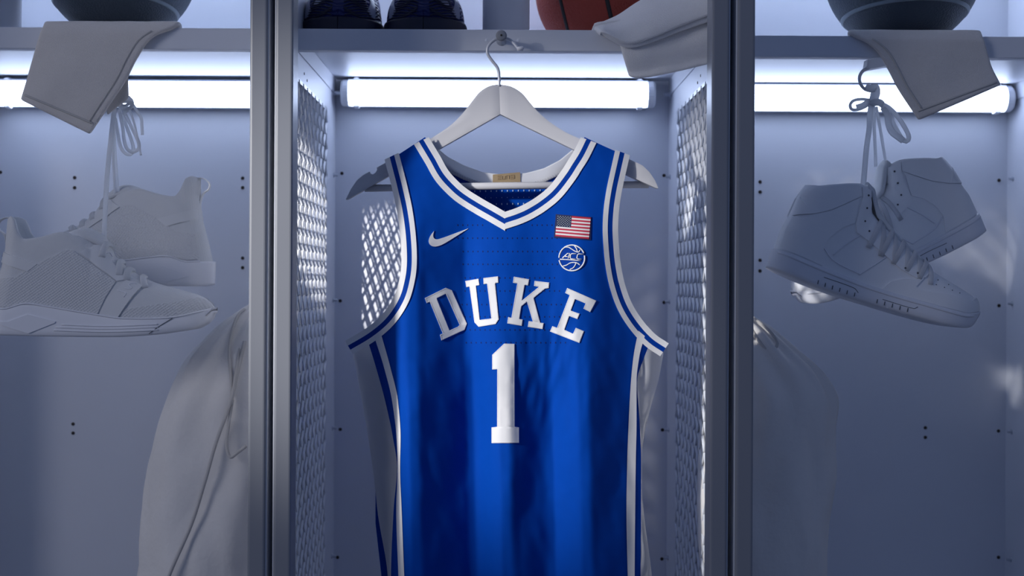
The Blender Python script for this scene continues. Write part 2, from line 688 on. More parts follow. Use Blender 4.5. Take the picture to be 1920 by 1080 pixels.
# ------------------------------------------------------------------ tube lights
def tube_light(x0, x1, z, label, glow='diffuser'):
    cy = DEP - 0.034
    R = 0.0232
    t = thing('tube_light', label, 'light', ((x0 + x1) / 2, cy, z), group='tube lights under the locker shelves')
    h = (x1 - x0) / 2
    bm = bmesh.new()
    lathe(bm, (-h + .013, 0, 0), (1, 0, 0), [(0, R * .9), (0.004, R), (2 * h - .030, R), (2 * h - .026, R * .9)], 32)
    mkbm('diffuser', bm, glow, t, True)
    for s in (-1, 1):
        bm = bmesh.new()
        lathe(bm, (s * (h - .014), 0, 0), (s, 0, 0), [(0, R + .0008), (0.010, R + .0008), (0.0135, R * .9), (0.014, R * .5)], 28)
        mkbm('end_cap', bm, 'lamp_plastic', t)
        bm = bmesh.new()
        xx = s * (h - .028)
        for a0 in (PI / 2, -PI / 2):
            pts = [(xx, (R + .003) * math.cos(a), (R + .003) * math.sin(a)) for a in
                   [a0 - .45 + .9 * k / 8 for k in range(9)]]
            bm_tube(bm, pts, 0.005, 0.0022, 8, ref=(0, 1, 0.001))
        bm_box(bm, xx - .005, xx + .005, R - .004, 0.0335, -0.012, 0.012)
        mkbm('clip', bm, 'lamp_plastic', t)
    bm = bmesh.new()
    prof = []
    for a in [math.radians(62 + 118 * k / 10) for k in range(11)]:
        prof.append((-(R + .0006) * math.cos(a), (R + .0006) * math.sin(a)))
    pr2 = [(-(R + .0026) * math.cos(a), (R + .0026) * math.sin(a)) for a in [math.radians(180 - 118 * k / 10) for k in range(11)]]
    loop = prof + pr2
    va = [bm.verts.new((-h + .013, a_, b_)) for a_, b_ in loop]
    vb = [bm.verts.new((h - .013, a_, b_)) for a_, b_ in loop]
    for k in range(len(loop)):
        k2 = (k + 1) % len(loop)
        bm.faces.new((va[k], va[k2], vb[k2], vb[k]))
    bm.faces.new(va)
    bm.faces.new(vb)
    mkbm('hood', bm, 'lamp_housing', t)
    box('mounting_rail', -h + .013, h - .013, 0.006, 0.0335, -R - .0005, R + .0010, 'lamp_housing', t, 0.001)
    return t


ty = DEP - .034
tube_light(P(640, 176, ty).x, P(1228, 176, ty).x, P(934, 176, ty).z, 'lit white tube light behind the clothes hanger')
tube_light(-PITCH - .298, -PITCH + .268, P(300, 176.5, ty).z, 'lit white tube light in the left locker, behind the left towel')
tube_light(PITCH - .268, PITCH + .298, P(1650, 184.5, ty).z, 'lit white tube light in the right locker, behind the right towel')
# unseen tubes assumed above the frame, set brighter to light the upper walls
tube_light(-PITCH - .28, -PITCH + .28, TOPZ - .05, 'unseen tube light at the top of the left locker', 'diffuser_top')
tube_light(-.28, .28, TOPZ - .05, 'unseen tube light at the top of the middle locker', 'diffuser_top')
tube_light(PITCH - .28, PITCH + .28, TOPZ - .05, 'unseen tube light at the top of the right locker', 'diffuser_top')

# ------------------------------------------------------------------ hook on the middle lip, hanger
HY = 0.140
p = P(940, 77, LIPY)
hk = thing('coat_peg', 'small round-headed metal peg on the middle shelf lip', 'hook', (p.x, LIPY - .002, p.z))
bm = bmesh.new()
lathe(bm, (0, 0.001, 0), (0, -1, 0), [(0, .0075), (.002, .0075), (.0025, .0035), (.038, .0035)], 16)
mkbm('stem', bm, 'zinc', hk, True)
bm = bmesh.new()
lathe(bm, (0, -.036, 0), (0, -1, 0), [(0, .003), (.001, .0078), (.004, .0080), (.0062, .006), (.007, .002)], 20)
hd = mkbm('head', bm, 'frame_metal', hk)
bm = bmesh.new()
lathe(bm, (0, -.0425, 0), (0, -1, 0), [(0, .0016), (.0012, .0014)], 10)
mkbm('dimple', bm, 'screw_brown', hk)

base = P(938, 214, HY)
hg = thing('clothes_hanger', 'grey painted wooden clothes hanger inside the blue jersey', 'hanger', base)
out_t_r = [(936, 158), (958, 162), (978, 174), (995, 194), (1012, 213), (1035, 232), (1062, 249), (1090, 262), (1130, 279), (1187, 303.5),
           (1203, 311), (1217, 325), (1226, 339), (1232.6, 354)]
out_b_r = [(1229, 354), (1214.6, 347.5), (1176, 329.5), (1077, 281.5), (938, 214)]
out_b_l = [(938, 214), (825, 278.6), (727, 332), (686, 356), (654, 374.5), (650, 374.7)]
out_t_l = [(650, 374.7), (660, 355), (670, 340), (682, 329.5), (694, 322.6), (696, 326), (700, 328), (705, 325), (708, 319), (707, 315.5), (721, 307.5), (770, 279),
           (810, 259), (845, 235), (868, 212), (885, 190), (900, 172), (918, 161), (936, 158)]
top_r = out_t_r


def hang_half(pts, name):
    bm = bmesh.new()

    def fm(x, y, yy):
        v = P(x, y, HY)
        v.y = HY + yy - 0.012 * ((x - 938) / 290.0) ** 2 + 0.006
        return v - base
    poly_sheet(bm, pts, [], fm, 24, -0.0065, 0.0065)
    # back face
    poly_sheet(bm, pts, [], fm, 24, 0.0065, 0.0065)
    bmesh.ops.remove_doubles(bm, verts=bm.verts, dist=1e-6)
    o = mkbm(name, bm, 'hanger_paint', hg)
    bv = o.modifiers.new('bevel', 'BEVEL')
    bv.width = 0.0016
    bv.segments = 2
    bv.limit_method = 'ANGLE'
    bv.angle_limit = math.radians(40)
    return o


hang_half(catmull(out_t_r[:8], 26)[:] + [Vector(q) for q in out_t_r[8:]] + [Vector(q) for q in out_b_r], 'arm')
tl = out_t_l[:12] + [tuple(v) for v in catmull(out_t_l[12:], 26)]
hang_half([Vector(q) for q in out_b_l] + [Vector(q) for q in tl[1:]], 'arm')


def bl(pts):
    return [Vector(q) - base for q in pts]


rodY = HY + .004
tube('trouser_bar', bl([P(684, 353, rodY), P(940, 348.5, rodY), P(1216, 346, rodY)]), 0.0053, 'hanger_paint', hg, seg=14)
wp = [(936, 162, .14), (936, 146, .14), (933, 128, .14), (922, 113, .14), (914, 100, .14), (915, 88, .14), (923, 78, .14), (935, 72, .142), (948, 72, .142), (958, 76, .138), (966, 84, .134), (972, 91, .131), (978, 91, .130), (981, 89.5, .129)]
hook_pts = [P(a, b, c) for a, b, c in wp]
tube('hook', bl(catmull(hook_pts, 70)), 0.0022, 'hanger_wire', hg, seg=10)
bm = bmesh.new()
lathe(bm, P(975, 91.2, .1305) - base, (1, 0, 0.2), [(-.0045, .0022), (-.004, .0033), (.004, .0033), (.0048, .0020)], 12)
mkbm('hook_tip', bm, 'lamp_plastic', hg, True)

# ------------------------------------------------------------------ jersey
JY = 0.118
jb = P(945, 650, JY)
jersey = thing('basketball_jersey', 'blue sleeveless basketball jersey with white DUKE 1 lettering on the hanger', 'jersey', jb)

LOWK = [(600, -44), (660, -34), (700, -18), (735, 2), (750, 12), (765, 18), (778, 17), (800, 9), (830, -2.5), (860, -14), (876, -20), (884, -21.5), (892, -18), (906, -7), (920, 3), (935, 9), (948, 9.5),
        (970, 3), (1000, -7), (1022, -12.5), (1032, -13), (1042, -9), (1065, 2), (1085, 9), (1098, 9.5), (1115, 5), (1150, -8), (1180, -19), (1205, -28), (1250, -42), (1320, -48)]
MIDK = [(600, -26), (660, -16), (715, 0), (745, 8), (765, 11), (780, 10.5), (800, 6), (830, -1), (860, -8), (872, -10), (884, -8), (905, -2), (935, 2), (960, 3), (1000, 1.5), (1030, 2), (1060, 5), (1088, 7),
        (1110, 5), (1150, -4), (1185, -12), (1220, -19), (1260, -27), (1320, -35)]
TOPK = [(600, -16), (690, -3), (722, 4), (745, 5), (790, 1), (850, -6), (890, -7), (947, -4), (1000, -3), (1050, 0), (1100, 4), (1140, 3), (1181, -3), (1240, -12), (1320, -24)]


def jh(px, py):
    """relief of the front of the jersey towards the viewer, metres"""
    xs = px - (py - 640) * 0.022 if py > 640 else px
    a = interp(LOWK, xs) * 1.38
    b = interp(MIDK, px) * 1.5
    c = interp(TOPK, px)
    k1 = smooth01(330, 520, py)
    k2 = smooth01(560, 800, py)
    h = c * (1 - k1) + b * k1
    h = h * (1 - k2) + a * k2
    # fine wrinkles
    n1 = noise.noise(Vector((px * 0.020 + py * 0.006, py * 0.0055, 3.1)))
    n2 = noise.noise(Vector((px * 0.045 - py * 0.012, py * 0.016, 7.7)))
    n3 = noise.noise(Vector((px * 0.05, py * 0.05, 1.7)))
    amp = 0.35 + 0.65 * smooth01(380, 700, py)
    h += (n1 * 2.6 + n2 * 1.1) * amp + n3 * 0.35
    # radiating creases right of the numeral
    g = math.exp(-((px - 1035) / 55) ** 2 - ((py - 690) / 90) ** 2)
    h += g * 4.5 * noise.noise(Vector((px * 0.075 + py * 0.012, py * 0.018, 21.0)))
    # the cloth leans onto the hanger at the shoulders
    h -= 10 * (1 - smooth01(258, 330, py))
    if h < -22:
        h = -22 - 13 * (1 - math.exp((h + 22) / 13.0))
    return h * 0.001


def jmap(px, py, lift=0.0, extra=0.0):
    return P(px, py, JY - jh(px, py) - lift + extra) - jb


NECK_L = [(804, 257), (813, 272), (825, 292), (841, 320), (862, 343), (878, 356), (906, 373.5), (928, 386), (947, 397)]
NECK_R = [(1089, 257), (1076, 283), (1064, 302), (1052.6, 320), (1029, 350), (1006, 369), (983, 383), (965, 391), (947, 397)]
ARM_L = [(721, 299), (728, 326), (735.5, 355.5), (745, 400), (751, 448), (752.5, 492), (749, 522), (739, 555.5), (717, 589), (687, 615), (647, 639)]
ARM_R = [(1181, 291), (1174, 322), (1166, 359), (1161, 392), (1159, 427), (1160.5, 461), (1164, 495), (1171, 530), (1184, 567), (1203, 598), (1228, 626), (1254, 644)]
INL = [(257, 797), (299, 733), (326, 738), (355, 746), (400, 756), (448, 762), (492, 764), (522, 761), (556, 752), (589, 736), (612, 716), (629, 713), (689, 731), (751, 744.5), (822, 750), (876, 749), (956, 752), (1080, 757), (1260, 766)]
INR = [(257, 1096), (291, 1169), (322, 1163), (359, 1155), (392, 1150), (427, 1148), (461, 1149), (495, 1152), (530, 1159), (567, 1172), (598, 1190), (612, 1197), (622, 1198), (667, 1189), (716, 1184), (787, 1180), (867, 1177), (956, 1175.6), (1080, 1178), (1260, 1184)]


def lin(kn, y):
    if y <= kn[0][0]:
        return kn[0][1]
    for i in range(len(kn) - 1):
        if y <= kn[i + 1][0]:
            t = (y - kn[i][0]) / (kn[i + 1][0] - kn[i][0])
            return kn[i][1] + t * (kn[i + 1][1] - kn[i][1])
    return kn[-1][1]


def neck_x(side, y):
    pts = NECK_L if side < 0 else NECK_R
    kn = [(q[1], q[0] + (-7 if side < 0 else 7)) for q in pts]
    return lin(kn, y)


HEM = 1235
bm = bmesh.new()


def rowsheet(bm, rows):
    prev = None
    for r in rows:
        cur = [bm.verts.new(v) for v in r]
        if prev:
            for j in range(len(cur) - 1):
                bm.faces.new((prev[j], prev[j + 1], cur[j + 1], cur[j]))
        prev = cur


NR = 31
for s in (-1, 1):
    rows = []
    for i in range(NR + 1):
        y = 257.0 + 154.0 * i / NR
        a = lin(INL if s < 0 else INR, y)
        b = neck_x(s, y) if y < 397 else 947
        if y < 397:
            b = min(b, 947) if s < 0 else max(b, 947)
        lo, hi = (a, b) if s < 0 else (b, a)
        rows.append([jmap(lo + (hi - lo) * j / 70, y) for j in range(71)])
    rowsheet(bm, rows)
rows = []
y = 411.0
while y <= HEM:
    a, b = lin(INL, y), lin(INR, y)
    rows.append([jmap(a + (947 - a) * j / 70, y) for j in range(70)] + [jmap(947 + (b - 947) * j / 70, y) for j in range(71)])
    y += 5.0
rowsheet(bm, rows)
bmesh.ops.remove_doubles(bm, verts=bm.verts, dist=1e-5)
fp = mkbm('front_panel', bm, 'jersey_blue', jersey, True)


def ribbon(name, pts, d0, d1, side, m, parent, lift=0.0012, base=-0.0006, n=90, start=None, end=None, fmap=jmap):
    """strip between two offsets of a curve; side = +1 right of travel direction (picture y down)"""
    cur = catmull([(a, b, 0) for a, b in pts], n)
    rows_t, bmr = [], bmesh.new()
    offs = (d0, (d0 * 2 + d1) / 3, (d0 + 2 * d1) / 3, d1)
    ska, skb = [], []
    for i in range(n):
        t = (cur[min(i + 1, n - 1)] - cur[max(i - 1, 0)]).normalized()
        nr = Vector((-t.y, t.x, 0)) * side
        row = []
        for k, d in enumerate(offs):
            v = nr * d
            if i == 0 and start is not None:
                s_ = Vector((*start, 0))
                v = s_ * (d / s_.dot(nr))
            if i == n - 1 and end is not None:
                s_ = Vector((*end, 0))
                v = s_ * (d / s_.dot(nr))
            q = cur[i] + v
            row.append(fmap(q.x, q.y, lift))
            if k == 0:
                ska.append([fmap(q.x, q.y, base), fmap(q.x, q.y, lift)])
            if k == 3:
                skb.append([fmap(q.x, q.y, lift), fmap(q.x, q.y, base)])
        rows_t.append(row)
    for rr in (rows_t, ska, skb):
        rowsheet(bmr, rr)
    return mkbm(name, bmr, m, parent, True)


shl = Vector((-0.90, 0.43))
shr = Vector((0.935, 0.35))
for pts, side, sh in ((NECK_L, 1, shl), (NECK_R, -1, shr)):
    for d0, d1, m in ((0, 12, 'trim_white'), (12, 21.5, 'trim_blue'), (21.5, 33, 'trim_white')):
        # bands narrow a little towards the shoulder seam
        ribbon('collar_band', pts, d0 * .94, d1 * .94, side, m, jersey, lift=0.0016 if m == 'trim_white' else 0.0012, start=sh.normalized(), end=(0, 1))
for pts, side, sh in ((ARM_L, -1, -shl), (ARM_R, 1, -shr)):
    for d0, d1, m in ((0, 10.5, 'trim_white'), (10.5, 19.5, 'trim_blue'), (19.5, 29, 'trim_white')):
        ribbon('armhole_band', pts, d0, d1, side, m, jersey, lift=0.0016 if m == 'trim_white' else 0.0012, start=sh.normalized())


def strip(name, la, lb, m, parent, lift_a, lift_b, n=70, k=8, bulge=0.0, wr=0.0, seed=0):
    """surface between two curves given as [(y, x)], with depth offsets; used for side stripes and panels"""
    y0, y1 = la[0][0], la[-1][0]
    rows_ = []
    for i in range(n):
        y = y0 + (y1 - y0) * i / (n - 1)
        yb = lb[0][0] + (lb[-1][0] - lb[0][0]) * i / (n - 1)
        xa, xb = interp(la, y), interp(lb, yb)
        row = []
        for j in range(k + 1):
            t = j / k
            xx, yy = xa + (xb - xa) * t, y + (yb - y) * t
            l = lift_a + (lift_b - lift_a) * t + bulge * math.sin(PI * t)
            if wr:
                l += wr * noise.noise(Vector((xx * .05, yy * .018, seed)))
            row.append(jmap(xx, yy, l))
        rows_.append(row)
    bmr = bmesh.new()
    rowsheet(bmr, rows_)
    return mkbm(name, bmr, m, parent, True)


# left side: white stripe, blue stripe, white side panel, the blue of the back beyond
WSL_in = [(628, 715), (689, 732), (751, 746), (822, 751), (876, 750), (956, 753), (1080, 758), (1240, 766)]
WSL_out = [(632, 702), (689, 720), (751, 735), (822, 743.5), (876, 745.5), (956, 743), (1080, 747), (1240, 754)]
BSL_out = [(640, 690), (689, 705), (751, 722), (822, 737), (876, 744.5), (956, 738), (1080, 733), (1240, 732)]
SPL_out = [(662, 661), (716, 672), (800, 687), (902, 702), (960, 708), (1080, 727), (1240, 735)]
strip('side_stripe', WSL_in, WSL_out, 'trim_white', jersey, 0.0013, 0.0013)
strip('side_stripe', WSL_out, BSL_out, 'trim_blue', jersey, 0.0009, -0.001)
strip('side_panel', BSL_out, SPL_out, 'jersey_side_white', jersey, -0.001, -0.014, k=14, bulge=0.004, wr=0.006, seed=5)
WSR_in = [(620, 1197), (667, 1188), (716, 1183), (787, 1179), (867, 1176), (956, 1174.6), (1080, 1177), (1240, 1183)]
WSR_out = [(630, 1209), (667, 1199), (716, 1193.5), (787, 1193.5), (867, 1192), (956, 1191), (1080, 1190), (1240, 1194)]
BSR_out = [(640, 1220), (667, 1209), (716, 1194.5), (787, 1199), (867, 1202), (956, 1202), (1080, 1201), (1240, 1204)]
SPR_out = [(662, 1244), (711, 1235), (756, 1222), (813, 1209), (849, 1204), (911, 1203.5), (991, 1211), (1080, 1222), (1240, 1230)]
strip('side_stripe', WSR_in, WSR_out, 'trim_white', jersey, 0.0013, 0.0013)
strip('side_stripe', WSR_out, BSR_out, 'trim_blue', jersey, 0.0009, -0.001)
strip('side_panel', BSR_out, SPR_out, 'jersey_side_white', jersey, -0.001, -0.014, k=14, bulge=0.004, wr=0.006, seed=9)

# back of the jersey: sheet behind the hanger with its own collar
BKY = 0.058


def bmap(px, py, lift=0.0):
    v = P(px, py, JY + BKY)
    wv = 0.004 * noise.noise(Vector((px * .016, py * .006, 11.0)))
    sag = 0.022 * (1 - smooth01(258, 330, py))
    v.y = JY + BKY + wv - sag - lift
    return v - jb


BKU = [(800, 262), (815, 275), (840, 296), (870, 311), (905, 323), (945, 328), (985, 325), (1020, 316), (1050, 301), (1078, 278), (1094, 262)]


def bku(x):
    return lin([(a, b) for a, b in BKU], x)


bm = bmesh.new()
rows = []
nb = 60
for i in range(90):
    t = i / 89
    row = []
    for j in range(nb + 1):
        f = j / nb
        yb = 300 + (HEM + 12 - 300) * t

        def xl(y):
            return lin([(258, 800), (299, 736), (448, 762), (522, 760), (600, 716), (640, 668), (716, 680), (800, 694), (902, 704), (982, 704), (1080, 715), (1300, 724)], y)

        def xr(y):
            return lin([(258, 1092), (291, 1166), (427, 1148), (530, 1158), (600, 1196), (645, 1234), (711, 1226), (756, 1213), (813, 1200), (849, 1195), (911, 1194), (991, 1202), (1080, 1213), (1300, 1220)], y)
        a, b = xl(yb), xr(yb)
        x = a + (b - a) * f
        ytop = bku(x) + 21 * math.sin(PI * (x - 800) / 294) ** .5 if 800 < x < 1094 else (299 - (x - 734) * .56 if x < 800 else 262 + (x - 1094) * .4)
        yy = max(yb, ytop) if t > 0 else ytop
        row.append(bmap(x, yy))
    rows.append(row)
rowsheet(bm, rows)
bp = mkbm('back_panel', bm, 'jersey_blue', jersey, True)
bmesh_rows = []
for i in range(61):
    x = 802 + (1092 - 802) * i / 60
    y0 = bku(x)
    hgt = 25 + 3 * abs((x - 947) / 145)
    bmesh_rows.append([bmap(x, y0 + hgt * q, 0.0022 + .0008 * math.sin(PI * q)) for q in (0, .1, .35, .6, .82, 1.0)])
bm = bmesh.new()
rowsheet(bm, bmesh_rows)
bc = mkbm('back_collar', bm, 'jersey_side_white', jersey, True, 'white inner band of the back neckline')
solidify(bc, 0.0012, 0)
bm = bmesh.new()
for i in range(62):
    x = 808 + (1086 - 808) * i / 61
    for dy in (19.5, 23.5):
        y0 = bku(x) + dy + 2.5 * abs((x - 947) / 145)
        bm_tube(bm, [bmap(x - 1.2, y0, .0033), bmap(x + 1.2, y0 + .4, .0033)], 0.0004, seg=5)
o = mkbm('stitching', bm, 'stitch', bc)
o['kind'] = 'stuff'
# gold neck tag with embossed strokes
TG = [(924, 328), (975, 323.5), (976, 346), (924, 346)]
gt = applique('neck_tag', TG, [], bmap, 'gold_tag', jersey, 12, 0.0050, 0.002, 'gold woven tag in the back neckline')
bm = bmesh.new()
tagst = [[(933, 331), (939.5, 330.5)], [(933.5, 334), (939.5, 333.7)], [(933, 337), (939.5, 336.7)],
         [(942, 330.5), (942, 336.7), (946.5, 336.5), (947, 330.2)], [(949.5, 336.5), (949.5, 330), (954.5, 329.8), (954.5, 336)],
         [(957, 329.5), (963, 329)], [(957, 332.6), (964, 332.2)], [(957, 335.8), (963.5, 335.3)], [(964, 329), (964.5, 335)]]
for st in tagst:
    bm_tube(bm, [bmap(a, b, .0054) for a, b in st], 0.00055, 0.0003, 6)
mkbm('embossed_letters', bm, 'gold_tag_dark', gt)
# pale discs painted as the lit wall seen through the back's perforations
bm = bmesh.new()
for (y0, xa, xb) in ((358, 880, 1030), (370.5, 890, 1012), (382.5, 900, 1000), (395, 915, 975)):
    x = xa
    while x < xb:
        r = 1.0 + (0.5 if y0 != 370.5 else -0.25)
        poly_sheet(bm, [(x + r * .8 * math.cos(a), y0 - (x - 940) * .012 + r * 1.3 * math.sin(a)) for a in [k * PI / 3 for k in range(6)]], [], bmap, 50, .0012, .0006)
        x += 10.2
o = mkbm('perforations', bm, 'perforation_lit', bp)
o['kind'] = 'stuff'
# rows of perforations on the chest
bm = bmesh.new()
for (y0, xa, xb) in ((422, 858, 1040), (446.5, 858, 1045), (471.5, 868, 1046), (495.5, 868, 1046), (521, 872, 1046), (545.5, 872, 1056), (571, 866, 1060), (594, 872, 1062), (618.5, 872, 1060), (642.5, 874, 1062)):
    x = xa
    while x < xb:
        if not (y0 < 440 and 905 < x < 990):
            poly_sheet(bm, [(x + 1.0 * math.cos(a), y0 + 1.7 * math.sin(a)) for a in [k * PI / 3 for k in range(6)]], [], jmap, 50, .0004, .0001)
        x += 9.3
o = mkbm('perforations', bm, 'perforation', fp)
o['kind'] = 'stuff'


def c3(pts):
    return [(780 + a / 3.086, 500 + b / 3.086) for a, b in pts]


LET = {
    'letter_d': ([(50, 182), (172, 122), (208, 137), (294, 330), (280, 366), (147, 427), (138, 394), (154, 386), (80, 204), (62, 211)],
                 [[(119, 183), (172, 157), (252, 337), (243, 347), (194, 369)]]),
    'letter_u': ([(285, 83), (361, 70), (366, 106), (346, 110), (368, 308), (436, 300), (411, 98), (391, 101), (390, 66), (474, 56), (476, 92), (457, 95), (478, 305), (460, 332), (362, 348), (338, 322), (309, 115), (291, 118)], []),
    'letter_k': ([(566, 58), (654, 73), (648, 108), (628, 105), (612, 197), (711, 117), (683, 111), (686, 82), (770, 92), (767, 124), (746, 127), (680, 181), (718, 324), (738, 327), (732, 361), (647, 348), (652, 315), (676, 318), (642, 202), (609, 229), (597, 303), (617, 306), (612, 342), (528, 328), (533, 292), (552, 296), (586, 97), (561, 93)], []),
    'letter_e': ([(875, 123), (1043, 197), (1008, 263), (969, 243), (981, 213), (920, 187), (895, 254), (916, 262), (946, 272), (933, 303), (886, 285), (858, 365), (908, 388), (925, 354), (971, 373), (945, 441), (775, 375), (789, 344), (816, 354), (889, 165), (863, 152)], []),
    'numeral_one': ([(510, 445), (570, 447), (571, 926), (596, 930), (596, 1020), (437, 1021), (437, 930), (469, 926), (470, 593), (441, 595), (441, 510)], []),
}
for nm, (outer, holes) in LET.items():
    L = applique(nm, c3(outer), [c3(h) for h in holes], jmap, 'twill_white', jersey, 9, 0.0016, -0.0004)
    bm = bmesh.new()
    for lp in [outer] + holes:
        q = c3(lp)
        cxm = sum(a for a, b in q) / len(q)
        for i in range(len(q)):
            a, b = Vector(q[i]), Vector(q[(i + 1) % len(q)])
            dv = (b - a)
            ln = dv.length
            if ln < 3:
                continue
            dv /= ln
            area2 = sum(q[k][0] * q[(k + 1) % len(q)][1] - q[(k + 1) % len(q)][0] * q[k][1] for k in range(len(q)))
            nrm = Vector((-dv.y, dv.x)) * (1 if (area2 > 0) == (lp is outer) else -1) * 1.1
            k = 1.2
            while k < ln - 1.2:
                s0, s1 = a + dv * k + nrm, a + dv * min(k + 1.5, ln - 1) + nrm
                bm_tube(bm, [jmap(s0.x, s0.y, .00175), jmap(s1.x, s1.y, .00175)], 0.00025, seg=4)
                k += 2.6
    o = mkbm('stitching', bm, 'stitch', L)
    o['kind'] = 'stuff'


def c1(pts):
    return [(640 + a / 4.32, 230 + b / 4.32) for a, b in pts]


SW = catmull([(752, 876), (730, 903), (712, 935), (707, 962), (716, 986), (738, 1001), (768, 1003), (810, 991), (860, 964), (940, 914), (1030, 857)], 34)
SW2 = catmull([(1030, 857), (940, 889), (860, 919), (805, 938), (772, 945), (752, 938), (744, 920), (746, 897), (752, 876)], 26)
applique('curved_check_mark', c1([tuple(v) for v in SW] + [tuple(v) for v in SW2[1:-1]]), [], jmap, 'twill_white', jersey, 7, 0.0012, -0.0004)


def c6(a, b):
    return (1030 + a / 8.31, 390 + b / 8.31)


fpat = applique('flag_patch', [c6(100, 95), c6(655, 140), c6(645, 500), c6(70, 462)], [], jmap, 'patch_navy', jersey, 8, 0.0012, -0.0004, 'small stars and stripes flag patch')


def fuv(u, v):
    """flag coordinates 0..1"""
    a, b, c, d = c6(118, 108), c6(645, 150), c6(617, 482), c6(93, 438)
    x = a[0] * (1 - u) * (1 - v) + b[0] * u * (1 - v) + c[0] * u * v + d[0] * (1 - u) * v
    y = a[1] * (1 - u) * (1 - v) + b[1] * u * (1 - v) + c[1] * u * v + d[1] * (1 - u) * v
    return (x, y)


UC, VC = 0.44, 7 / 13
for i in range(13):
    u0 = UC if i < 7 else 0.0
    v0, v1 = i / 13, (i + 1) / 13
    applique('flag_stripe', [fuv(u0, v0), fuv(1, v0), fuv(1, v1), fuv(u0, v1)], [], jmap, 'patch_red' if i % 2 == 0 else 'patch_white', fpat, 8,
             0.0019 if i % 2 == 0 else 0.0017, 0.0010)
ct = applique('flag_canton', [fuv(0, 0), fuv(UC, 0), fuv(UC, VC), fuv(0, VC)], [], jmap, 'patch_navy', fpat, 8, 0.0018, 0.001)
bm = bmesh.new()
for r in range(9):
    for c in range(6 if r % 2 == 0 else 5):
        u = UC * ((2 * c + (1 if r % 2 == 0 else 2)) / 12.0)
        v = VC * (r + 1) / 10.0
        x, y = fuv(u, v)
        poly_sheet(bm, [(x + .95 * math.cos(PI / 2 + k * PI / 2.5 * 0.5) * (1 if k % 2 == 0 else .55), y + .95 * math.sin(PI / 2 + k * PI / 5) * (1 if k % 2 == 0 else .55)) for k in range(10)], [], jmap, 50, .0023, .0018)
o = mkbm('stars', bm, 'star', ct if False else fpat)
o['kind'] = 'stuff'

# round conference badge: a ball outline with slanted letters
cc = c6(352, 778)
bdg = applique('round_badge', [(cc[0] + 25.2 * math.cos(a), cc[1] + 25.2 * math.sin(a)) for a in [2 * PI * k / 40 for k in range(40)]], [], jmap, 'trim_blue', jersey, 8, 0.0007, -0.0004,
               'round embroidered badge with a ball outline and the letters ACC')


def stroke(name, pts, wpx, n=24, closed=False):
    q = catmull([(*c6(a, b), 0) for a, b in pts], n) if len(pts) > 2 and n else [Vector((*c6(a, b), 0)) for a, b in pts]
    bm_ = bmesh.new()
    bm_tube(bm_, [jmap(v.x, v.y, 0.0012) for v in q], wpx / 2 / S(JY), 0.0006, 8)
    return mkbm(name, bm_, 'twill_white', bdg, True)


def arc(a0, a1, r=200):
    return [(352 + r * math.cos(math.radians(a)), 778 + r * math.sin(math.radians(a))) for a in [a0 + (a1 - a0) * k / 20 for k in range(21)]]


stroke('badge_ring', arc(180, 338), 2.6, 40)
stroke('badge_ring', arc(170, -11), 2.6, 44)
stroke('ball_seam', [(240, 612), (300, 612), (350, 640), (400, 672), (455, 688), (480, 655)], 2.0)
stroke('ball_seam', [(395, 592), (425, 635), (440, 682)], 2.0, 12)
stroke('ball_seam', [(215, 905), (270, 890), (320, 860), (380, 848), (440, 860), (478, 890)], 2.0)
stroke('ball_seam', [(320, 958), (380, 925), (425, 845)], 2.0, 12)
stroke('badge_bar', [(165, 798), (330, 808), (492, 822)], 2.0, 6)
stroke('letter_a', [(205, 780), (285, 708), (318, 706), (296, 788)], 2.2, 0)
stroke('letter_a_bar', [(245, 755), (300, 758)], 1.8, 0)
stroke('letter_c', [(418, 712), (350, 712), (332, 728), (326, 780), (340, 792), (408, 795)], 2.2, 0)
stroke('letter_c', [(535, 720), (455, 716), (440, 730), (430, 782), (444, 794), (505, 798)], 2.2, 0)


# ------------------------------------------------------------------ towels
def soft(name, rows, m, parent, th=0.007, seed=0.0, amp=0.0016):
    o = grid_mesh(name, rows, m, parent)
    sd = solidify(o, th, 0)
    ss = o.modifiers.new('smooth', 'SUBSURF')
    ss.levels = 1
    ss.render_levels = 1
    return o


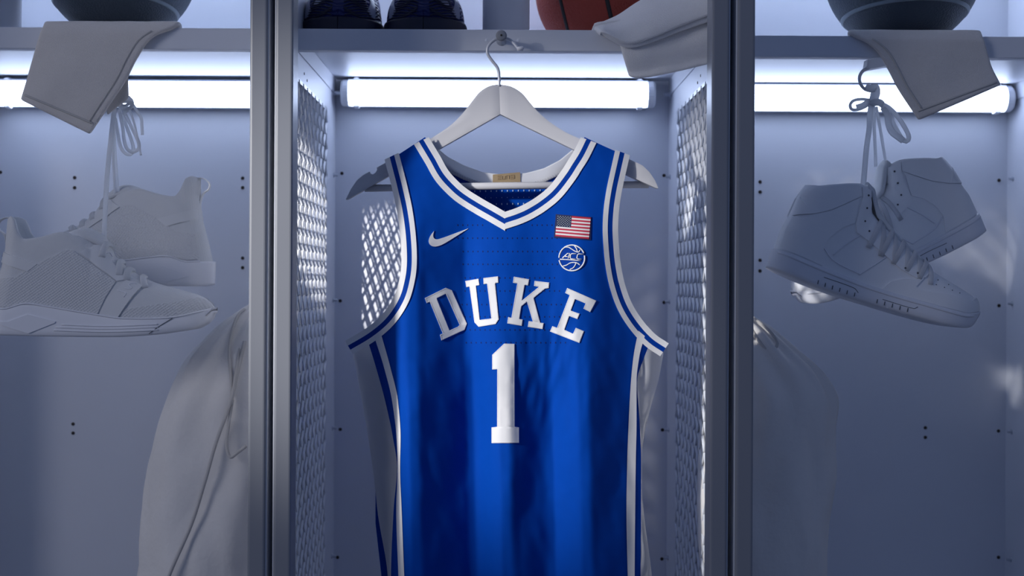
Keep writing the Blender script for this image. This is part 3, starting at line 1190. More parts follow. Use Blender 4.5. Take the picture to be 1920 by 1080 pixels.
def draped_towel(label, zs, left, right, Yh, back_l, back_r, seed):
    """left/right: photo curves from the lip edge down; back_*: x in photo px at the shelf where it runs back"""
    c0 = P((left[0][0] + right[0][0]) / 2, left[0][1], Yh)
    t = thing('hand_towel', label, 'towel', (c0.x, Yh, zs))
    org = Vector(t.location)
    nL, nc = 26, 22
    A = catmull([(*q, 0) for q in left], nL)
    B = catmull([(*q, 0) for q in right], nL)
    rows = []
    for k in range(8):          # on the shelf, running back under the ball
        f = 1 - k / 7.0
        row = []
        for j in range(nc + 1):
            u = j / nc
            xa = P(left[0][0], left[0][1], Yh).x * (1 - u) + P(right[0][0], right[0][1], Yh).x * u
            xb = P(back_l, 60, LIPY + .2).x * (1 - u) + P(back_r, 60, LIPY + .2).x * u
            row.append(Vector((xa + (xb - xa) * f, LIPY - .004 + 0.22 * f, zs + 0.0072 + 0.0012 * noise.noise(Vector((u * 6, k * .5, seed))))) - org)
        rows.append(row)
    for i in range(1, nL):
        row = []
        for j in range(nc + 1):
            u = j / nc
            q = A[i].lerp(B[i], u)
            v = P(q.x, q.y, Yh)
            dn = i / (nL - 1)
            yy = Yh + 0.010 * noise.noise(Vector((u * 2.2, dn * 1.4, seed))) * dn - 0.006 * math.sin(PI * u) * dn
            if i < 3:
                yy += 0.006 * (1 - i / 3.0)
            row.append(Vector((v.x, yy, min(v.z, zs + .0065))) - org)
        rows.append(row)
    soft('cloth', rows, 'towel', t, 0.009)
    # second layer of the fold, a little behind and shorter
    rows2 = []
    for i in range(0, nL, 2):
        row = []
        for j in range(0, nc + 1, 2):
            u = j / nc
            q = A[i].lerp(B[i], 0.04 + u * 0.92)
            v = P(q.x, q.y - 2 - 5 * i / nL, Yh)
            if i == 0:
                v.z = min(v.z, zs - .002)
            row.append(Vector((v.x, Yh + 0.0085 + .004 * noise.noise(Vector((u * 2, i * .1, seed + 4))), min(v.z, zs - .001))) - org)
        rows2.append(row)
    soft('under_layer', rows2, 'towel', t, 0.006)
    # stitched hems: along the bottom and the long side
    bm_ = bmesh.new()
    pts = [rows[-1 - 2][j] + Vector((0, -.0052, 0)) for j in range(1, nc)]
    bm_tube(bm_, pts, 0.0016, 0.0012, 6)
    mkbm('hem', bm_, 'towel_hem', t, True)
    bm_ = bmesh.new()
    jj = nc - 2 if seed < 2 else 2
    pts = [rows[i][jj] + Vector((0, -.0052, 0)) for i in range(10, len(rows) - 2)]
    bm_tube(bm_, pts, 0.0013, 0.001, 6)
    mkbm('hem', bm_, 'towel_hem', t, True)
    return t


draped_towel('grey-white towel draped over the left shelf under the dark ball', ZSL,
             [(80, 46), (70, 80), (56, 130), (40, 188)], [(338, 46), (285, 72), (258, 110), (238, 150), (210, 192), (168, 252)], LIPY - .011, 90, 345, 1.0)
draped_towel('grey towel draped over the right shelf under the dark ball', ZSR,
             [(1590, 60), (1640, 92), (1664, 128), (1684, 168), (1722, 226)], [(1843, 66), (1851, 95), (1862, 132), (1876, 160)], LIPY - .011, 1600, 1825, 3.0)

# the small flap of the left towel that hangs behind its long side
lt = [o for o in C.objects if o.name.startswith('hand_towel')][0]
rows = []
for i in range(8):
    f = i / 7
    rows.append([P(198 + 42 * u + 2 * f, 120 + (218 - 34 * u - 120) * f, LIPY + .012) - Vector(lt.location) for u in [k / 6 for k in range(7)]])
soft('inner_corner', rows, 'towel', lt, 0.005)

# towel on the middle shelf: a thick fold lying over a hanging flap
c0 = P(1230, 56, LIPY - .01)
tw = thing('hand_towel', 'white towel bunched over the middle shelf beside the orange ball', 'towel', (c0.x, LIPY - .01, ZSM))
org = Vector(tw.location)


def patch(name, top, bot, yfun, th, n=22, k=16, m='towel_white', amp=0.003, seed=2.0):
    A = catmull([(*q, 0) for q in top], n)
    B = catmull([(*q, 0) for q in bot], n)
    rows_ = []
    for j in range(k + 1):
        f = j / k
        row = []
        for i in range(n):
            u = i / (n - 1)
            q = A[i].lerp(B[i], f)
            Y = yfun(u, f) + amp * noise.noise(Vector((u * 4, f * 3, seed)))
            row.append(P(q.x, q.y, Y) - org)
        rows_.append(row)
    return soft(name, rows_, m, tw, th)


patch('lower_flap', [(1158, 72), (1200, 58), (1260, 44), (1338, 30)], [(1179, 143), (1196, 147), (1250, 139), (1338, 118)],
      lambda u, f: LIPY - .013 - .012 * math.sin(PI * min(1, f * 1.2)), 0.009)
patch('upper_fold', [(1112, 55), (1160, 33), (1196, 8), (1240, -14), (1338, -30)], [(1128, 62), (1174, 84), (1216, 74), (1270, 52), (1338, 26)],
      lambda u, f: LIPY + .03 - .072 * math.sin(PI / 2 * min(1, f * 1.15)), 0.012, amp=.004)
patch('fold_return', [(1130, 63), (1174, 86), (1216, 77), (1270, 56), (1338, 31)], [(1158, 64), (1190, 74), (1222, 70), (1270, 54), (1338, 34)],
      lambda u, f: LIPY - .040 + .026 * f, 0.008, k=6)
# the part of the towel that lies on the shelf
rows = []
for j in range(8):
    f = j / 7
    rows.append([Vector((P(1112 + 160 * u, 50, LIPY).x, LIPY - .006 + .12 * f, ZSM + .008 + .006 * math.sin(PI * u))) - org for u in [k / 9 for k in range(10)]])
soft('shelf_layer', rows, 'towel_white', tw, 0.008)


# ------------------------------------------------------------------ balls
def ball(label, c, R, m, ms, axis, group=None):
    bm_ = bmesh.new()
    bmesh.ops.create_uvsphere(bm_, u_segments=64, v_segments=40, radius=R)
    o = mkbm('basketball', bm_, m, None, True)
    o.location = c
    tag(o, label, 'ball', group)
    ax = Vector(axis).normalized()
    e1 = ax.orthogonal().normalized()
    e2 = ax.cross(e1)
    n = 96

    def circ(lat):
        return [(ax * math.sin(lat) + (e1 * math.cos(2 * PI * k / n) + e2 * math.sin(2 * PI * k / n)) * math.cos(lat)) * (R + .0002) for k in range(n)]
    for lat in (-0.66, 0.0, 0.66):
        bm_ = bmesh.new()
        bm_tube(bm_, circ(lat), 0.0034, 0.0014, 8, True, ref=(0, 0, 0))
        # orient the flat seam to the sphere
        bm_.free()
        bm_ = bmesh.new()
        pts = circ(lat)
        rings = []
        for i, p_ in enumerate(pts):
            t_ = (pts[(i + 1) % n] - pts[i - 1]).normalized()
            nn = p_.normalized()
            sd_ = t_.cross(nn)
            rings.append([bm_.verts.new(p_ + sd_ * (0.0034 * math.cos(a)) + nn * (0.0009 * math.sin(a))) for a in [k * PI / 3 for k in range(6)]])
        for i in range(n):
            for k in range(6):
                bm_.faces.new((rings[i][k], rings[i][(k + 1) % 6], rings[(i + 1) % n][(k + 1) % 6], rings[(i + 1) % n][k]))
        mkbm('seam', bm_, ms, o, True)
    return o


R = 0.1215
bL = P(242, 0, 0.385)
ball('dark slate basketball standing on the left towel', (bL.x, 0.335, ZSL + .0118 + R), R, 'ball_slate', 'ball_slate_seam', (0.05, 0.12, 1), 'slate basketballs')
bR = P(1681, 0, 0.36)
ball('dark slate basketball standing on the right towel', (bR.x, 0.330, ZSR + .0118 + R), R, 'ball_slate', 'ball_slate_seam', (-0.02, 0.10, 1), 'slate basketballs')
bO = P(1137, 0, 0.455)
ball('orange basketball with black seams on the middle shelf', (bO.x, 0.45, ZSM + .0003 + .12), 0.12, 'ball_orange', 'ball_black', (1, -0.15, 0.22))


# ------------------------------------------------------------------ bottles
def bottle(label, x, y, zs, r):
    t = thing('water_bottle', label, 'bottle', (x, y, zs), group='white bottles on the shelves')
    bm_ = bmesh.new()
    lathe(bm_, (0, 0, 0), (0, 0, 1), [(0, r * .92), (.004, r), (.17, r), (.185, r * .93), (.20, r * .62), (.215, r * .55)], 40)
    mkbm('body', bm_, 'bottle_white', t, True)
    bm_ = bmesh.new()
    lathe(bm_, (0, 0, .213), (0, 0, 1), [(0, r * .6), (.022, r * .6), (.026, r * .5), (.027, r * .25), (.040, r * .22), (.042, r * .12)], 28)
    mkbm('cap', bm_, 'bottle_cap', t, True)


q = P(949, 30, 0.33)
bottle('white bottle on the middle shelf between shoes and orange ball', q.x, 0.33, ZSM, 44 / S(.33))
q = P(-6, 30, 0.33)
bottle('white bottle at the left end of the left shelf', q.x, 0.33, ZSL, 44 / S(.33))


# ------------------------------------------------------------------ shoes
class Shoe:
    def __init__(s, L, wb, ws, wt, B, c0, c1, Cw, hs, hl, p=.62, q=.92, ra=.036, rt=.075, delta=.004):
        s.L, s.wb, s.ws, s.wt, s.B, s.c0, s.c1, s.Cw, s.hs, s.hl = L, wb, ws, wt, B, c0, c1, Cw, hs, hl
        s.p, s.q, s.ra, s.rt, s.delta = p, q, ra, rt, delta

    def b(s, u):
        e = 1.0
        if u < s.ra:
            e = math.sqrt(max(0, 1 - ((s.ra - u) / s.ra) ** 2))
        if u > s.L - s.rt:
            e = math.sqrt(max(0, 1 - ((u - (s.L - s.rt)) / s.rt) ** 2)) ** 1.0
        return interp(s.B, u) * e

    def c(s, u):
        if u <= s.c0 or u >= s.c1:
            return 0.0
        m, h = (s.c0 + s.c1) / 2, (s.c1 - s.c0) / 2
        return min(s.Cw * (1 - abs((u - m) / h) ** 3.0) ** .5, s.b(u) * .86)

    def shift(s, u, w):
        return interp(s.hs, w) * max(0.0, 1 - u / s.hl)

    def pt(s, u, th, side):
        b, c = s.b(u), s.c(u)
        ws, wt = interp(s.ws, u), interp(s.wt, u)
        v = c + (b - c) * max(0.0, math.cos(th)) ** s.p
        w_ = ws + (wt - ws) * max(0.0, math.sin(th)) ** s.q
        return Vector((u + s.shift(u, w_), side * v, w_))

    def vw(s, u, w_):
        b, c = s.b(u), s.c(u)
        ws, wt = interp(s.ws, u), interp(s.wt, u)
        t = max(0.0, min(.999, (w_ - ws) / max(1e-5, wt - ws)))
        sn = t ** (1 / s.q)
        return c + (b - c) * math.sqrt(max(0, 1 - sn * sn)) ** s.p

    def surf(s, x, w_, side, off):
        u = x - s.shift(x, w_)
        u = x - s.shift(u, w_)
        u = max(.0045, min(s.L - .0012, u))
        wt, ws = interp(s.wt, u), interp(s.ws, u)
        w_ = min(w_, wt - .0006)
        v = s.vw(u, w_)
        e = .0012
        du = (s.vw(min(u + e, s.L - 1e-4), w_) - s.vw(max(u - e, 1e-4), w_)) / (2 * e)
        dw = (s.vw(u, min(w_ + e, wt)) - s.vw(u, w_ - e)) / (2 * e)
        nv = Vector((-max(-4, min(4, du)), 1, -max(-4, min(4, dw)))).normalized()
        p_ = Vector((u + s.shift(u, w_), v, w_)) + nv * off
        p_.y *= side
        return p_

    def sole_v(s, u):
        us = (u + s.delta) * s.L / (s.L + 2 * s.delta)
        return s.b(max(0, min(s.L, us))) * (1 + s.delta / .045)

    def sole_surf(s, x, w_, side, off):
        e = .001
        v = s.sole_v(x)
        du = (s.sole_v(x + e) - s.sole_v(x - e)) / (2 * e)
        nv = Vector((-max(-4, min(4, du)), 1, 0)).normalized()
        p_ = Vector((x, v * 1.012, w_)) + nv * off
        p_.y *= side
        return p_

    def build(s, parent, m_up, m_sole, m_lin, n=64, mth=14):
        # upper with rolled opening
        rows_ = []
        for i in range(n + 1):
            u = s.L * (1 - math.cos(PI * i / n)) / 2
            u = max(1e-6, min(s.L - 1e-6, u))
            half = [s.pt(u, PI / 2 * j / mth, 1) for j in range(mth + 1)]
            c, wt = s.c(u), interp(s.wt, u)
            cf = c / s.Cw
            sh = s.shift(u, wt)
            inn = [Vector((u + sh, c * .90, wt - .0008 * cf)), Vector((u + sh, c * .78, wt - .006 * cf)), Vector((u + sh, c * .74, wt - .020 * cf)),
                   Vector((u + sh, c * .72, wt - .06 * cf)), Vector((u + sh, 0, wt - .066 * cf))]
            hf = half + inn
            row = hf + [Vector((v.x, -v.y, v.z)) for v in reversed(hf[:-1])]
            rows_.append(row)
        k = len(rows_[0])
        lim = mth + 2
        outer_rows = [r[:lim] for r in rows_]
        vs, fs, fm = [], [], []
        for r in rows_:
            vs += r
        o_f, l_f = [], []
        for i in range(n):
            for j in range(k - 1):
                f = (i * k + j, i * k + j + 1, (i + 1) * k + j + 1, (i + 1) * k + j)
                jj = j if j < k // 2 else k - 2 - j
                (l_f if jj >= mth + 1 else o_f).append(f)
        up = mk('upper', vs, o_f, m_up, parent, True)
        mk('lining', vs, l_f, m_lin, parent, True)
        # sole
        rows_ = []
        d = s.delta
        for i in range(n + 1):
            u = -d + (s.L + 2 * d) * (1 - math.cos(PI * i / n)) / 2
            uu = max(0, min(s.L, u))
            v = max(.0004, s.sole_v(u)) if 0 < i < n else .0004
            wb_, ws_ = interp(s.wb, uu), interp(s.ws, uu)
            mid = (wb_ + ws_) / 2
            sec = [(0, wb_), (v * .94, wb_), (v * .995, wb_ + .003), (v * 1.012, wb_ + .008), (v * 1.012, mid), (v * 1.005, ws_ - .002), (v * .985, ws_ + .0012), (max(0, v - .006), ws_ + .0012), (0, ws_)]
            hf = [Vector((u, a, b_)) for a, b_ in sec]
            rows_.append(hf + [Vector((q_.x, -q_.y, q_.z)) for q_ in reversed(hf[1:-1])])
        k = len(rows_[0])
        vs = [v for r in rows_ for v in r]
        fs = [(i * k + j, i * k + (j + 1) % k, (i + 1) * k + (j + 1) % k, (i + 1) * k + j) for i in range(n) for j in range(k)]
        so = mk('sole', vs, fs, m_sole, parent, True)
        return up, so


def add_panel(sh, parent, name, pts, m, lift=.0014, sides=(1, -1), surf=None, maxlen=.006):
    for sd_ in sides:
        f = (surf or sh.surf)
        applique(name, pts, [], lambda x, y, l, f=f, sd_=sd_: f(x, y, sd_, l), m, parent, maxlen, lift, -.0006, smooth=False)


def add_line(sh, parent, name, pts, m, r=.0009, sides=(1, -1), surf=None, n=30, lift=.0008):
    q = catmull([(*p_, 0) for p_ in pts], n)
    for sd_ in sides:
        f = (surf or sh.surf)
        tube(name, [f(v.x, v.y, sd_, lift) for v in q], r, m, parent, seg=6)


def lace_over(sh, parent, u0, u1, th=.95, r=.0035, rb=.0016, lift=.003):
    """flat lace lying across the instep, its width along the surface"""
    pts, nrm = [], []
    n = 18
    for k in range(n):
        f = k / (n - 1)
        a = th + (PI - 2 * th) * f
        u = u0 + (u1 - u0) * f
        p_ = sh.pt(u, a, 1) if a <= PI / 2 else sh.pt(u, PI - a, -1)
        e = .002
        pu = sh.pt(u + e, a, 1) if a <= PI / 2 else sh.pt(u + e, PI - a, -1)
        pv = sh.pt(u, min(a + .03, PI / 2), 1) if a <= PI / 2 else sh.pt(u, min(PI - a + .03, PI / 2), -1)
        pv0 = sh.pt(u, min(a, PI / 2 - .03), 1) if a <= PI / 2 else sh.pt(u, min(PI - a, PI / 2 - .03), -1)
        tv = pv - pv0
        nn = (pu - p_).cross(tv)
        if nn.length < 1e-9:
            nn = Vector((0, 0, 1))
        nn.normalize()
        if nn.z < 0:
            nn = -nn
        pts.append(p_ + nn * (lift * min(1.0, .35 + 4 * min(f, 1 - f))))
        nrm.append(nn)
    bm_ = bmesh.new()
    rings = []
    for i in range(n):
        t_ = (pts[min(i + 1, n - 1)] - pts[max(i - 1, 0)]).normalized()
        e1 = t_.cross(nrm[i]).normalized()
        e2 = e1.cross(t_)
        rings.append([bm_.verts.new(pts[i] + e1 * (r * math.cos(2 * PI * k / 8)) + e2 * (rb * math.sin(2 * PI * k / 8))) for k in range(8)])
    for i in range(n - 1):
        for k in range(8):
            bm_.faces.new((rings[i][k], rings[i][(k + 1) % 8], rings[i + 1][(k + 1) % 8], rings[i + 1][k]))
    bm_.faces.new(rings[0])
    bm_.faces.new(list(reversed(rings[-1])))
    mkbm('lace', bm_, 'lace', parent, True)


# ---- left pair: knit mid sneakers
s1 = S(0.13)


def kx(lst, x0=0.0, y0=0.0, flip=True, sc_=s1):
    return [((a - x0) / sc_, ((y0 - b) if flip else b) / sc_) for a, b in lst]


knit = Shoe(L=418 / s1,
            wb=kx([(0, 622), (16, 626), (124, 629), (233, 630), (316, 626), (377, 618), (400, 608), (411, 599), (418, 587)], 0, 630),
            ws=kx([(0, 577), (30, 579), (45, 579), (70, 571), (103, 573), (160, 582), (218, 591), (265, 597), (348, 595), (395, 585), (418, 578)], 0, 630),
            wt=kx([(0, 409), (15, 406), (30, 412), (40, 434), (57, 449), (91, 446), (146, 436), (166, 441), (201, 452), (215, 458), (233, 484), (265, 511), (305, 530), (359, 545), (392, 555), (408, 566), (418, 577)], 0, 630),
            B=[(0, .036), (.08, .036), (.16, .040), (.24, .048), (.30, .044), (.33, .040)],
            c0=8 / s1, c1=196 / s1, Cw=.030,
            hs=[(53 / s1, 0.0), (104 / s1, 14 / s1), (129 / s1, 22 / s1), (158 / s1, 28 / s1), (225 / s1, 31 / s1)], hl=150 / s1)


def cz(pts):     # crop [0,270,480,660] scale 2.769, heel at photo x=-16
    return [((a / 2.769 + 16) / s1, (630 - (270 + b / 2.769)) / s1) for a, b in pts]


def build_knit(label, loc, rot):
    t = thing('knit_sneaker', label, 'shoe', loc, rot, 'white knit sneakers hung by their laces')
    up, so = knit.build(t, 'shoe_knit_fine', 'shoe_rubber', 'shoe_lining')
    add_panel(knit, t, 'quarter_panel', cz([(40, 700), (130, 692), (260, 615), (390, 552), (420, 556), (530, 635), (640, 716), (590, 800), (552, 880), (400, 858), (240, 832), (150, 826), (90, 845), (10, 838)]), 'shoe_knit', .0016)
    add_panel(knit, t, 'heel_strap', cz([(44, 562), (240, 626), (190, 664), (36, 614)]), 'shoe_smooth', .0022)
    add_panel(knit, t, 'forefoot_strap', cz([(566, 888), (620, 790), (690, 712), (760, 734), (775, 740), (730, 795), (662, 896)]), 'shoe_smooth', .0030)
    add_panel(knit, t, 'toe_panel', cz([(672, 896), (700, 856), (830, 836), (960, 818), (1040, 800), (1085, 815), (1110, 850), (1000, 880), (900, 900), (780, 900)]), 'shoe_knit', .0016)
    add_panel(knit, t, 'eyestay', cz([(452, 568), (515, 530), (545, 532), (600, 612), (672, 690), (680, 708), (645, 714)]), 'shoe_smooth', .0020)
    add_line(knit, up, 'seam', cz([(520, 620), (560, 575), (595, 560)]), 'shoe_rubber', .0007)
    add_line(knit, up, 'seam', cz([(590, 670), (640, 625)]), 'shoe_rubber', .0007, n=8)
    # embossed marks on the strap
    add_line(knit, t, 'embossed_letter', cz([(742, 733), (722, 729), (708, 735), (716, 744), (726, 750), (715, 757), (690, 752)]), 'shoe_rubber', .0007, (1, -1), lift=.0032)
    add_line(knit, t, 'embossed_letter', cz([(655, 762), (700, 777), (690, 795)]), 'shoe_rubber', .0007, (1, -1), lift=.0032, n=10)
    # moulded sole details
    add_panel(knit, so, 'sole_inlay', cz([(10, 916), (95, 919), (195, 882), (338, 917), (335, 925), (200, 978), (120, 955)]), 'shoe_rubber', .0016, surf=knit.sole_surf)
    for yy, xa in ((936, 370), (950, 340), (965, 330)):
        add_line(knit, so, 'sole_rib', cz([(xa, yy - 3), (600, yy + 4), (870, yy - 6)]), 'shoe_rubber', .0011, surf=knit.sole_surf, lift=.0004)
    add_line(knit, so, 'sole_rib', cz([(825, 978), (870, 945), (940, 900)]), 'shoe_dark_gap', .0005, surf=knit.sole_surf, lift=.0002)
    add_line(knit, so, 'sole_rib', cz([(0, 848), (80, 852), (180, 826), (300, 842), (560, 884), (690, 900), (930, 896), (1095, 860)]), 'shoe_rubber', .0012, surf=knit.sole_surf, n=50, lift=-.0004)
    # pull loop at the heel
    q_ = [(8, 232), (2, 250), (-8, 262), (-20, 258), (-22, 240), (-8, 222), (4, 190), (4, 150)]
    hx = 15 + 16
    pts = [Vector(((hx + a + 2) / s1, 0, (b - 32) / s1)) for a, b in [(8, 250), (-2, 254), (-14, 250), (-21, 242), (-19, 232), (-8, 222), (-3, 200), (-4, 170)]]
    tube('pull_loop', catmull(pts, 30), .0012, 'shoe_smooth', t, rb=.006, seg=8)
    # folded tongue
    tp = []
    for i in range(9):
        f = i / 8
        u = (150 + 70 * f) / s1
        row = []
        for j in range(9):
            g = (j / 8 - .5) * 2
            row.append(Vector((u, g * .026 * (1 - .25 * f), interp(knit.wt, u) + (.011 * math.sin(PI * f) + .003) * (1 - .5 * g * g) - .008 * g * g - .004 * (1 - f))))
        tp.append(row)
    tg = grid_mesh('tongue', tp, 'shoe_knit_fine', t)
    solidify(tg, .005, 0)
    for k, (xa, xb) in enumerate(((552, 560), (600, 650), (655, 690), (700, 785))):
        lace_over(knit, t, cz([(xa, 0)])[0][0], cz([(xb, 0)])[0][0], th=.95, r=.005, rb=.002)
    return t


pk = P(-16, 630, 0.13)
build_knit('white knit sneaker facing right, in front of its pair', pk, (0, ROLL, 0))
pk2 = P(397, 541, 0.275)
build_knit('white knit sneaker facing left, hanging behind its pair', pk2, (math.radians(0), math.radians(-2.0), PI))

# ---- right pair: leather high-tops
s2 = S(0.20)


def kk(l):
    return [(a / s2, b / s2) for a, b in l]


high = Shoe(L=396 / s2,
            wb=kk([(0, 0), (60, -6), (122, -9), (269, -6), (353, 0), (378, 7), (389, 16), (396, 34)]),
            ws=kk([(0, 36), (85, 28), (198, 22), (309, 25), (362, 29), (396, 42)]),
            wt=kk([(0, 170), (15, 171), (50, 182), (90, 195), (112, 199), (126, 197), (134, 190), (139, 172), (146, 156), (200, 127), (282, 90), (353, 73), (380, 66), (391, 56), (396, 44)]),
            B=[(0, .037), (.08, .037), (.16, .042), (.23, .049), (.29, .046), (.32, .043)],
            c0=7 / s2, c1=132 / s2, Cw=.033,
            hs=kk([(36, 0), (73, 0), (105, 6), (144, 10), (171, 17)]), hl=120 / s2, p=.6, q=.95, rt=.07)
CA, SA = math.cos(math.radians(18)), math.sin(math.radians(18))


def cr(pts):     # crop [1400,270,1920,640] scale 2.919 to shoe coordinates
    o_ = []
    for a, b in pts:
        dx, dy = 1400 + a / 2.919 - 1441, 270 + b / 2.919 - 503
        o_.append(((dx * CA + dy * SA) / s2, (dx * SA - dy * CA) / s2))
    return o_


def build_high(label, loc, rot):
    t = thing('high_top_sneaker', label, 'shoe', loc, rot, 'white leather high-tops hung by their laces')
    up, so = high.build(t, 'shoe_leather', 'shoe_rubber', 'shoe_lining')
    add_panel(high, t, 'collar_panel', cr([(318, 232), (400, 246), (545, 234), (588, 240), (592, 292), (510, 332), (430, 366), (330, 390), (242, 396), (282, 292)]), 'shoe_leather', .0032)
    add_panel(high, t, 'heel_tab', cr([(284, 296), (330, 388), (244, 397)]), 'shoe_leather', .0042)
    add_panel(high, t, 'quarter_panel', cr([(166, 572), (195, 480), (240, 402), (330, 396), (430, 372), (580, 304), (566, 380), (555, 438), (490, 462), (420, 515), (388, 570), (380, 668)]), 'shoe_leather', .0022)
    add_panel(high, t, 'eyestay', cr([(596, 246), (650, 262), (666, 300), (672, 360), (705, 430), (790, 510), (870, 590), (975, 690), (925, 734), (880, 738), (800, 690), (720, 618), (640, 545), (565, 490), (560, 440), (598, 300)]), 'shoe_leather', .0030)
    add_panel(high, t, 'toe_overlay', cr([(692, 796), (740, 755), (800, 740), (880, 742), (924, 730), (872, 782), (905, 802), (1040, 822), (1190, 858), (1238, 842), (1250, 880), (1250, 912), (1150, 920), (1000, 884), (850, 842)]), 'shoe_leather', .0022)
    add_line(high, up, 'seam', cr([(382, 562), (440, 640), (585, 716)]), 'shoe_rubber', .0008)
    add_line(high, up, 'seam', cr([(440, 610), (500, 560), (590, 500)]), 'shoe_rubber', .0008)
    add_line(high, up, 'seam', cr([(575, 718), (650, 670), (740, 610)]), 'shoe_rubber', .0008)
    # sole: upper bead, raised sidewall and tread notches
    add_line(high, so, 'sole_bead', [(u, interp(high.ws, u) - .0035) for u in [.002 + k * .0158 for k in range(20)]], 'shoe_rubber', .0020, surf=high.sole_surf, n=60, lift=-.0004)
    for k in range(13):
        u = (85 + k * 14.0) / s2
        if 6 <= k <= 7:
            continue
        w0 = interp(high.wb, u)
        add_line(high, so, 'tread_notch', [(u, w0 + .0032), (u - .0006, w0 + .0090)], 'shoe_dark_gap', .0006, surf=high.sole_surf, n=4, lift=.0002)
    add_line(high, so, 'sole_groove', [(x_ / s2, y_ / s2) for x_, y_ in ((92, 12), (150, 10), (160, 4))], 'shoe_dark_gap', .0004, surf=high.sole_surf, lift=.0002)
    add_line(high, so, 'sole_groove', [(x_ / s2, y_ / s2) for x_, y_ in ((205, 6), (262, 7), (268, 12))], 'shoe_dark_gap', .0004, surf=high.sole_surf, lift=.0002)
    # toe perforations
    for (a, b) in ((985, 770), (1030, 785), (1075, 800), (1120, 815), (1060, 770), (1000, 745)):
        x_, y_ = cr([(a, b)])[0]
        for sd_ in (1, -1):
            p_ = high.surf(x_, y_, sd_, .0002)
            bm_ = bmesh.new()
            bmesh.ops.create_icosphere(bm_, subdivisions=1, radius=.0009)
            for v in bm_.verts:
                v.co += p_
            mkbm('toe_perforation', bm_, 'shoe_dark_gap', up)
    for (a, b) in ((628, 290), (618, 358), (606, 428), (634, 484), (712, 546), (770, 626), (820, 684), (884, 712)):
        x_, y_ = cr([(a, b)])[0]
        for sd_ in (1, -1):
            p_ = high.surf(x_, y_, sd_, .003)
            bm_ = bmesh.new()
            bmesh.ops.create_icosphere(bm_, subdivisions=2, radius=.0016)
            for v in bm_.verts:
                v.co += p_
            mkbm('eyelet', bm_, 'shoe_dark_gap', up)
    # padded tongue rising behind the laces
    tp = []
    for i in range(13):
        f = i / 12
        u = (118 + 150 * f) / s2
        row = []
        for j in range(9):
            g = (j / 8 - .5) * 2
            top = lin([(118, 206), (128, 203), (138, 190), (150, 163), (200, 133), (282, 94)], u * s2) / s2
            row.append(Vector((u + .004 * (1 - f), g * (.024 - .008 * f), top + .001 - .006 * g * g)))
        tp.append(row)
    tg = grid_mesh('tongue', tp, 'shoe_lining', t)
    solidify(tg, .006, 0)
    us = [154, 180, 206, 232, 257, 280]
    for a, b in zip(us[:-1], us[1:]):
        lace_over(high, t, a / s2, b / s2, th=.52, r=.0038, rb=.0012, lift=.0050)
        lace_over(high, t, b / s2, a / s2, th=.52, r=.0038, rb=.0012, lift=.0068)
    return t


ph = P(1441, 503, 0.20)
build_high('white leather high-top pointing right, laced, in front of its pair', ph, (0, math.radians(18) + ROLL, 0))
ph2 = P(1842, 433, 0.335)
build_high('white leather high-top pointing left, hanging behind its pair', ph2, (0, math.radians(24), PI))

# ---- navy pair on the middle shelf, toes to the front
nav = Shoe(L=.305,
           wb=[(0, 0.0), (.2, 0.0), (.27, .001), (.305, .006)],
           ws=[(0, .026), (.2, .022), (.305, .026)],
           wt=[(0, .110), (.03, .112), (.07, .100), (.11, .118), (.15, .108), (.20, .088), (.25, .076), (.285, .066), (.305, .040)],
           B=[(0, .040), (.1, .044), (.2, .057), (.24, .060), (.28, .058), (.305, .055)],
           c0=.012, c1=.12, Cw=.032, hs=[(0, 0), (.1, .004)], hl=.1, p=.42, q=.95, rt=.05, delta=.003)


def build_navy(label, loc, flip):
    t = thing('navy_sneaker', label, 'shoe', loc, (0, 0, -PI / 2), 'navy sneakers on the middle shelf')
    nav.build(t, 'navy_upper', 'navy_sole', 'navy_upper')
    add_panel(nav, t, 'side_flash', [(.282, .030), (.288, .040), (.280, .052), (.268, .070), (.262, .070), (.270, .052), (.274, .040), (.276, .030)], 'navy_mark', .0012, maxlen=.005)
    add_panel(nav, t, 'side_dot', [(.2915 + .0028 * math.cos(a), .052 + .005 * math.sin(a)) for a in [k * PI / 4 for k in range(8)]], 'navy_mark', .0012, sides=(flip,), maxlen=.005)
    # moulded ridges over the toe box and the cleft in the middle
    for k in range(9):
        th0 = .30 + k * .085
        for sd_ in (1, -1):
            pts = []
            for j in range(16):
                f = j / 15
                ww = .030 + k * .0036 + .003 * math.sin(f * 7 + k) * (1 - f)
                v_ = (.010 + f * .040) * (1 - .03 * k)
                # find the station whose half width at this height is v_
                lo, hi = .24, .304
                for _ in range(18):
                    md = (lo + hi) / 2
                    if nav.vw(md, min(ww, interp(nav.wt, md) - .001)) > v_ and interp(nav.wt, md) > ww:
                        lo = md
                    else:
                        hi = md
                pts.append(Vector((lo + .0008, sd_ * v_, ww)))
            tube('ridge', pts, .0011, 'navy_sole', t, seg=6)
    return t


nY = 0.215
zt = ZSM
xl_ = P(638, 30, nY + .03).x
xr_ = P(796, 30, nY + .03).x
build_navy('navy sneaker at the left end of the middle shelf, toe forward', (xl_, nY + .305, zt), -1)
build_navy('navy sneaker beside the white bottle, toe forward', (xr_, nY + .305, zt), 1)


# ------------------------------------------------------------------ hanging laces and hooks
def ribbon_path(name, pts, w_, th, parent, base, n=40, m='lace'):
    q_ = catmull([P(a, b, y) - base for a, b, y in pts], n)
    return tube(name, q_, w_, m, parent, rb=th, seg=8)


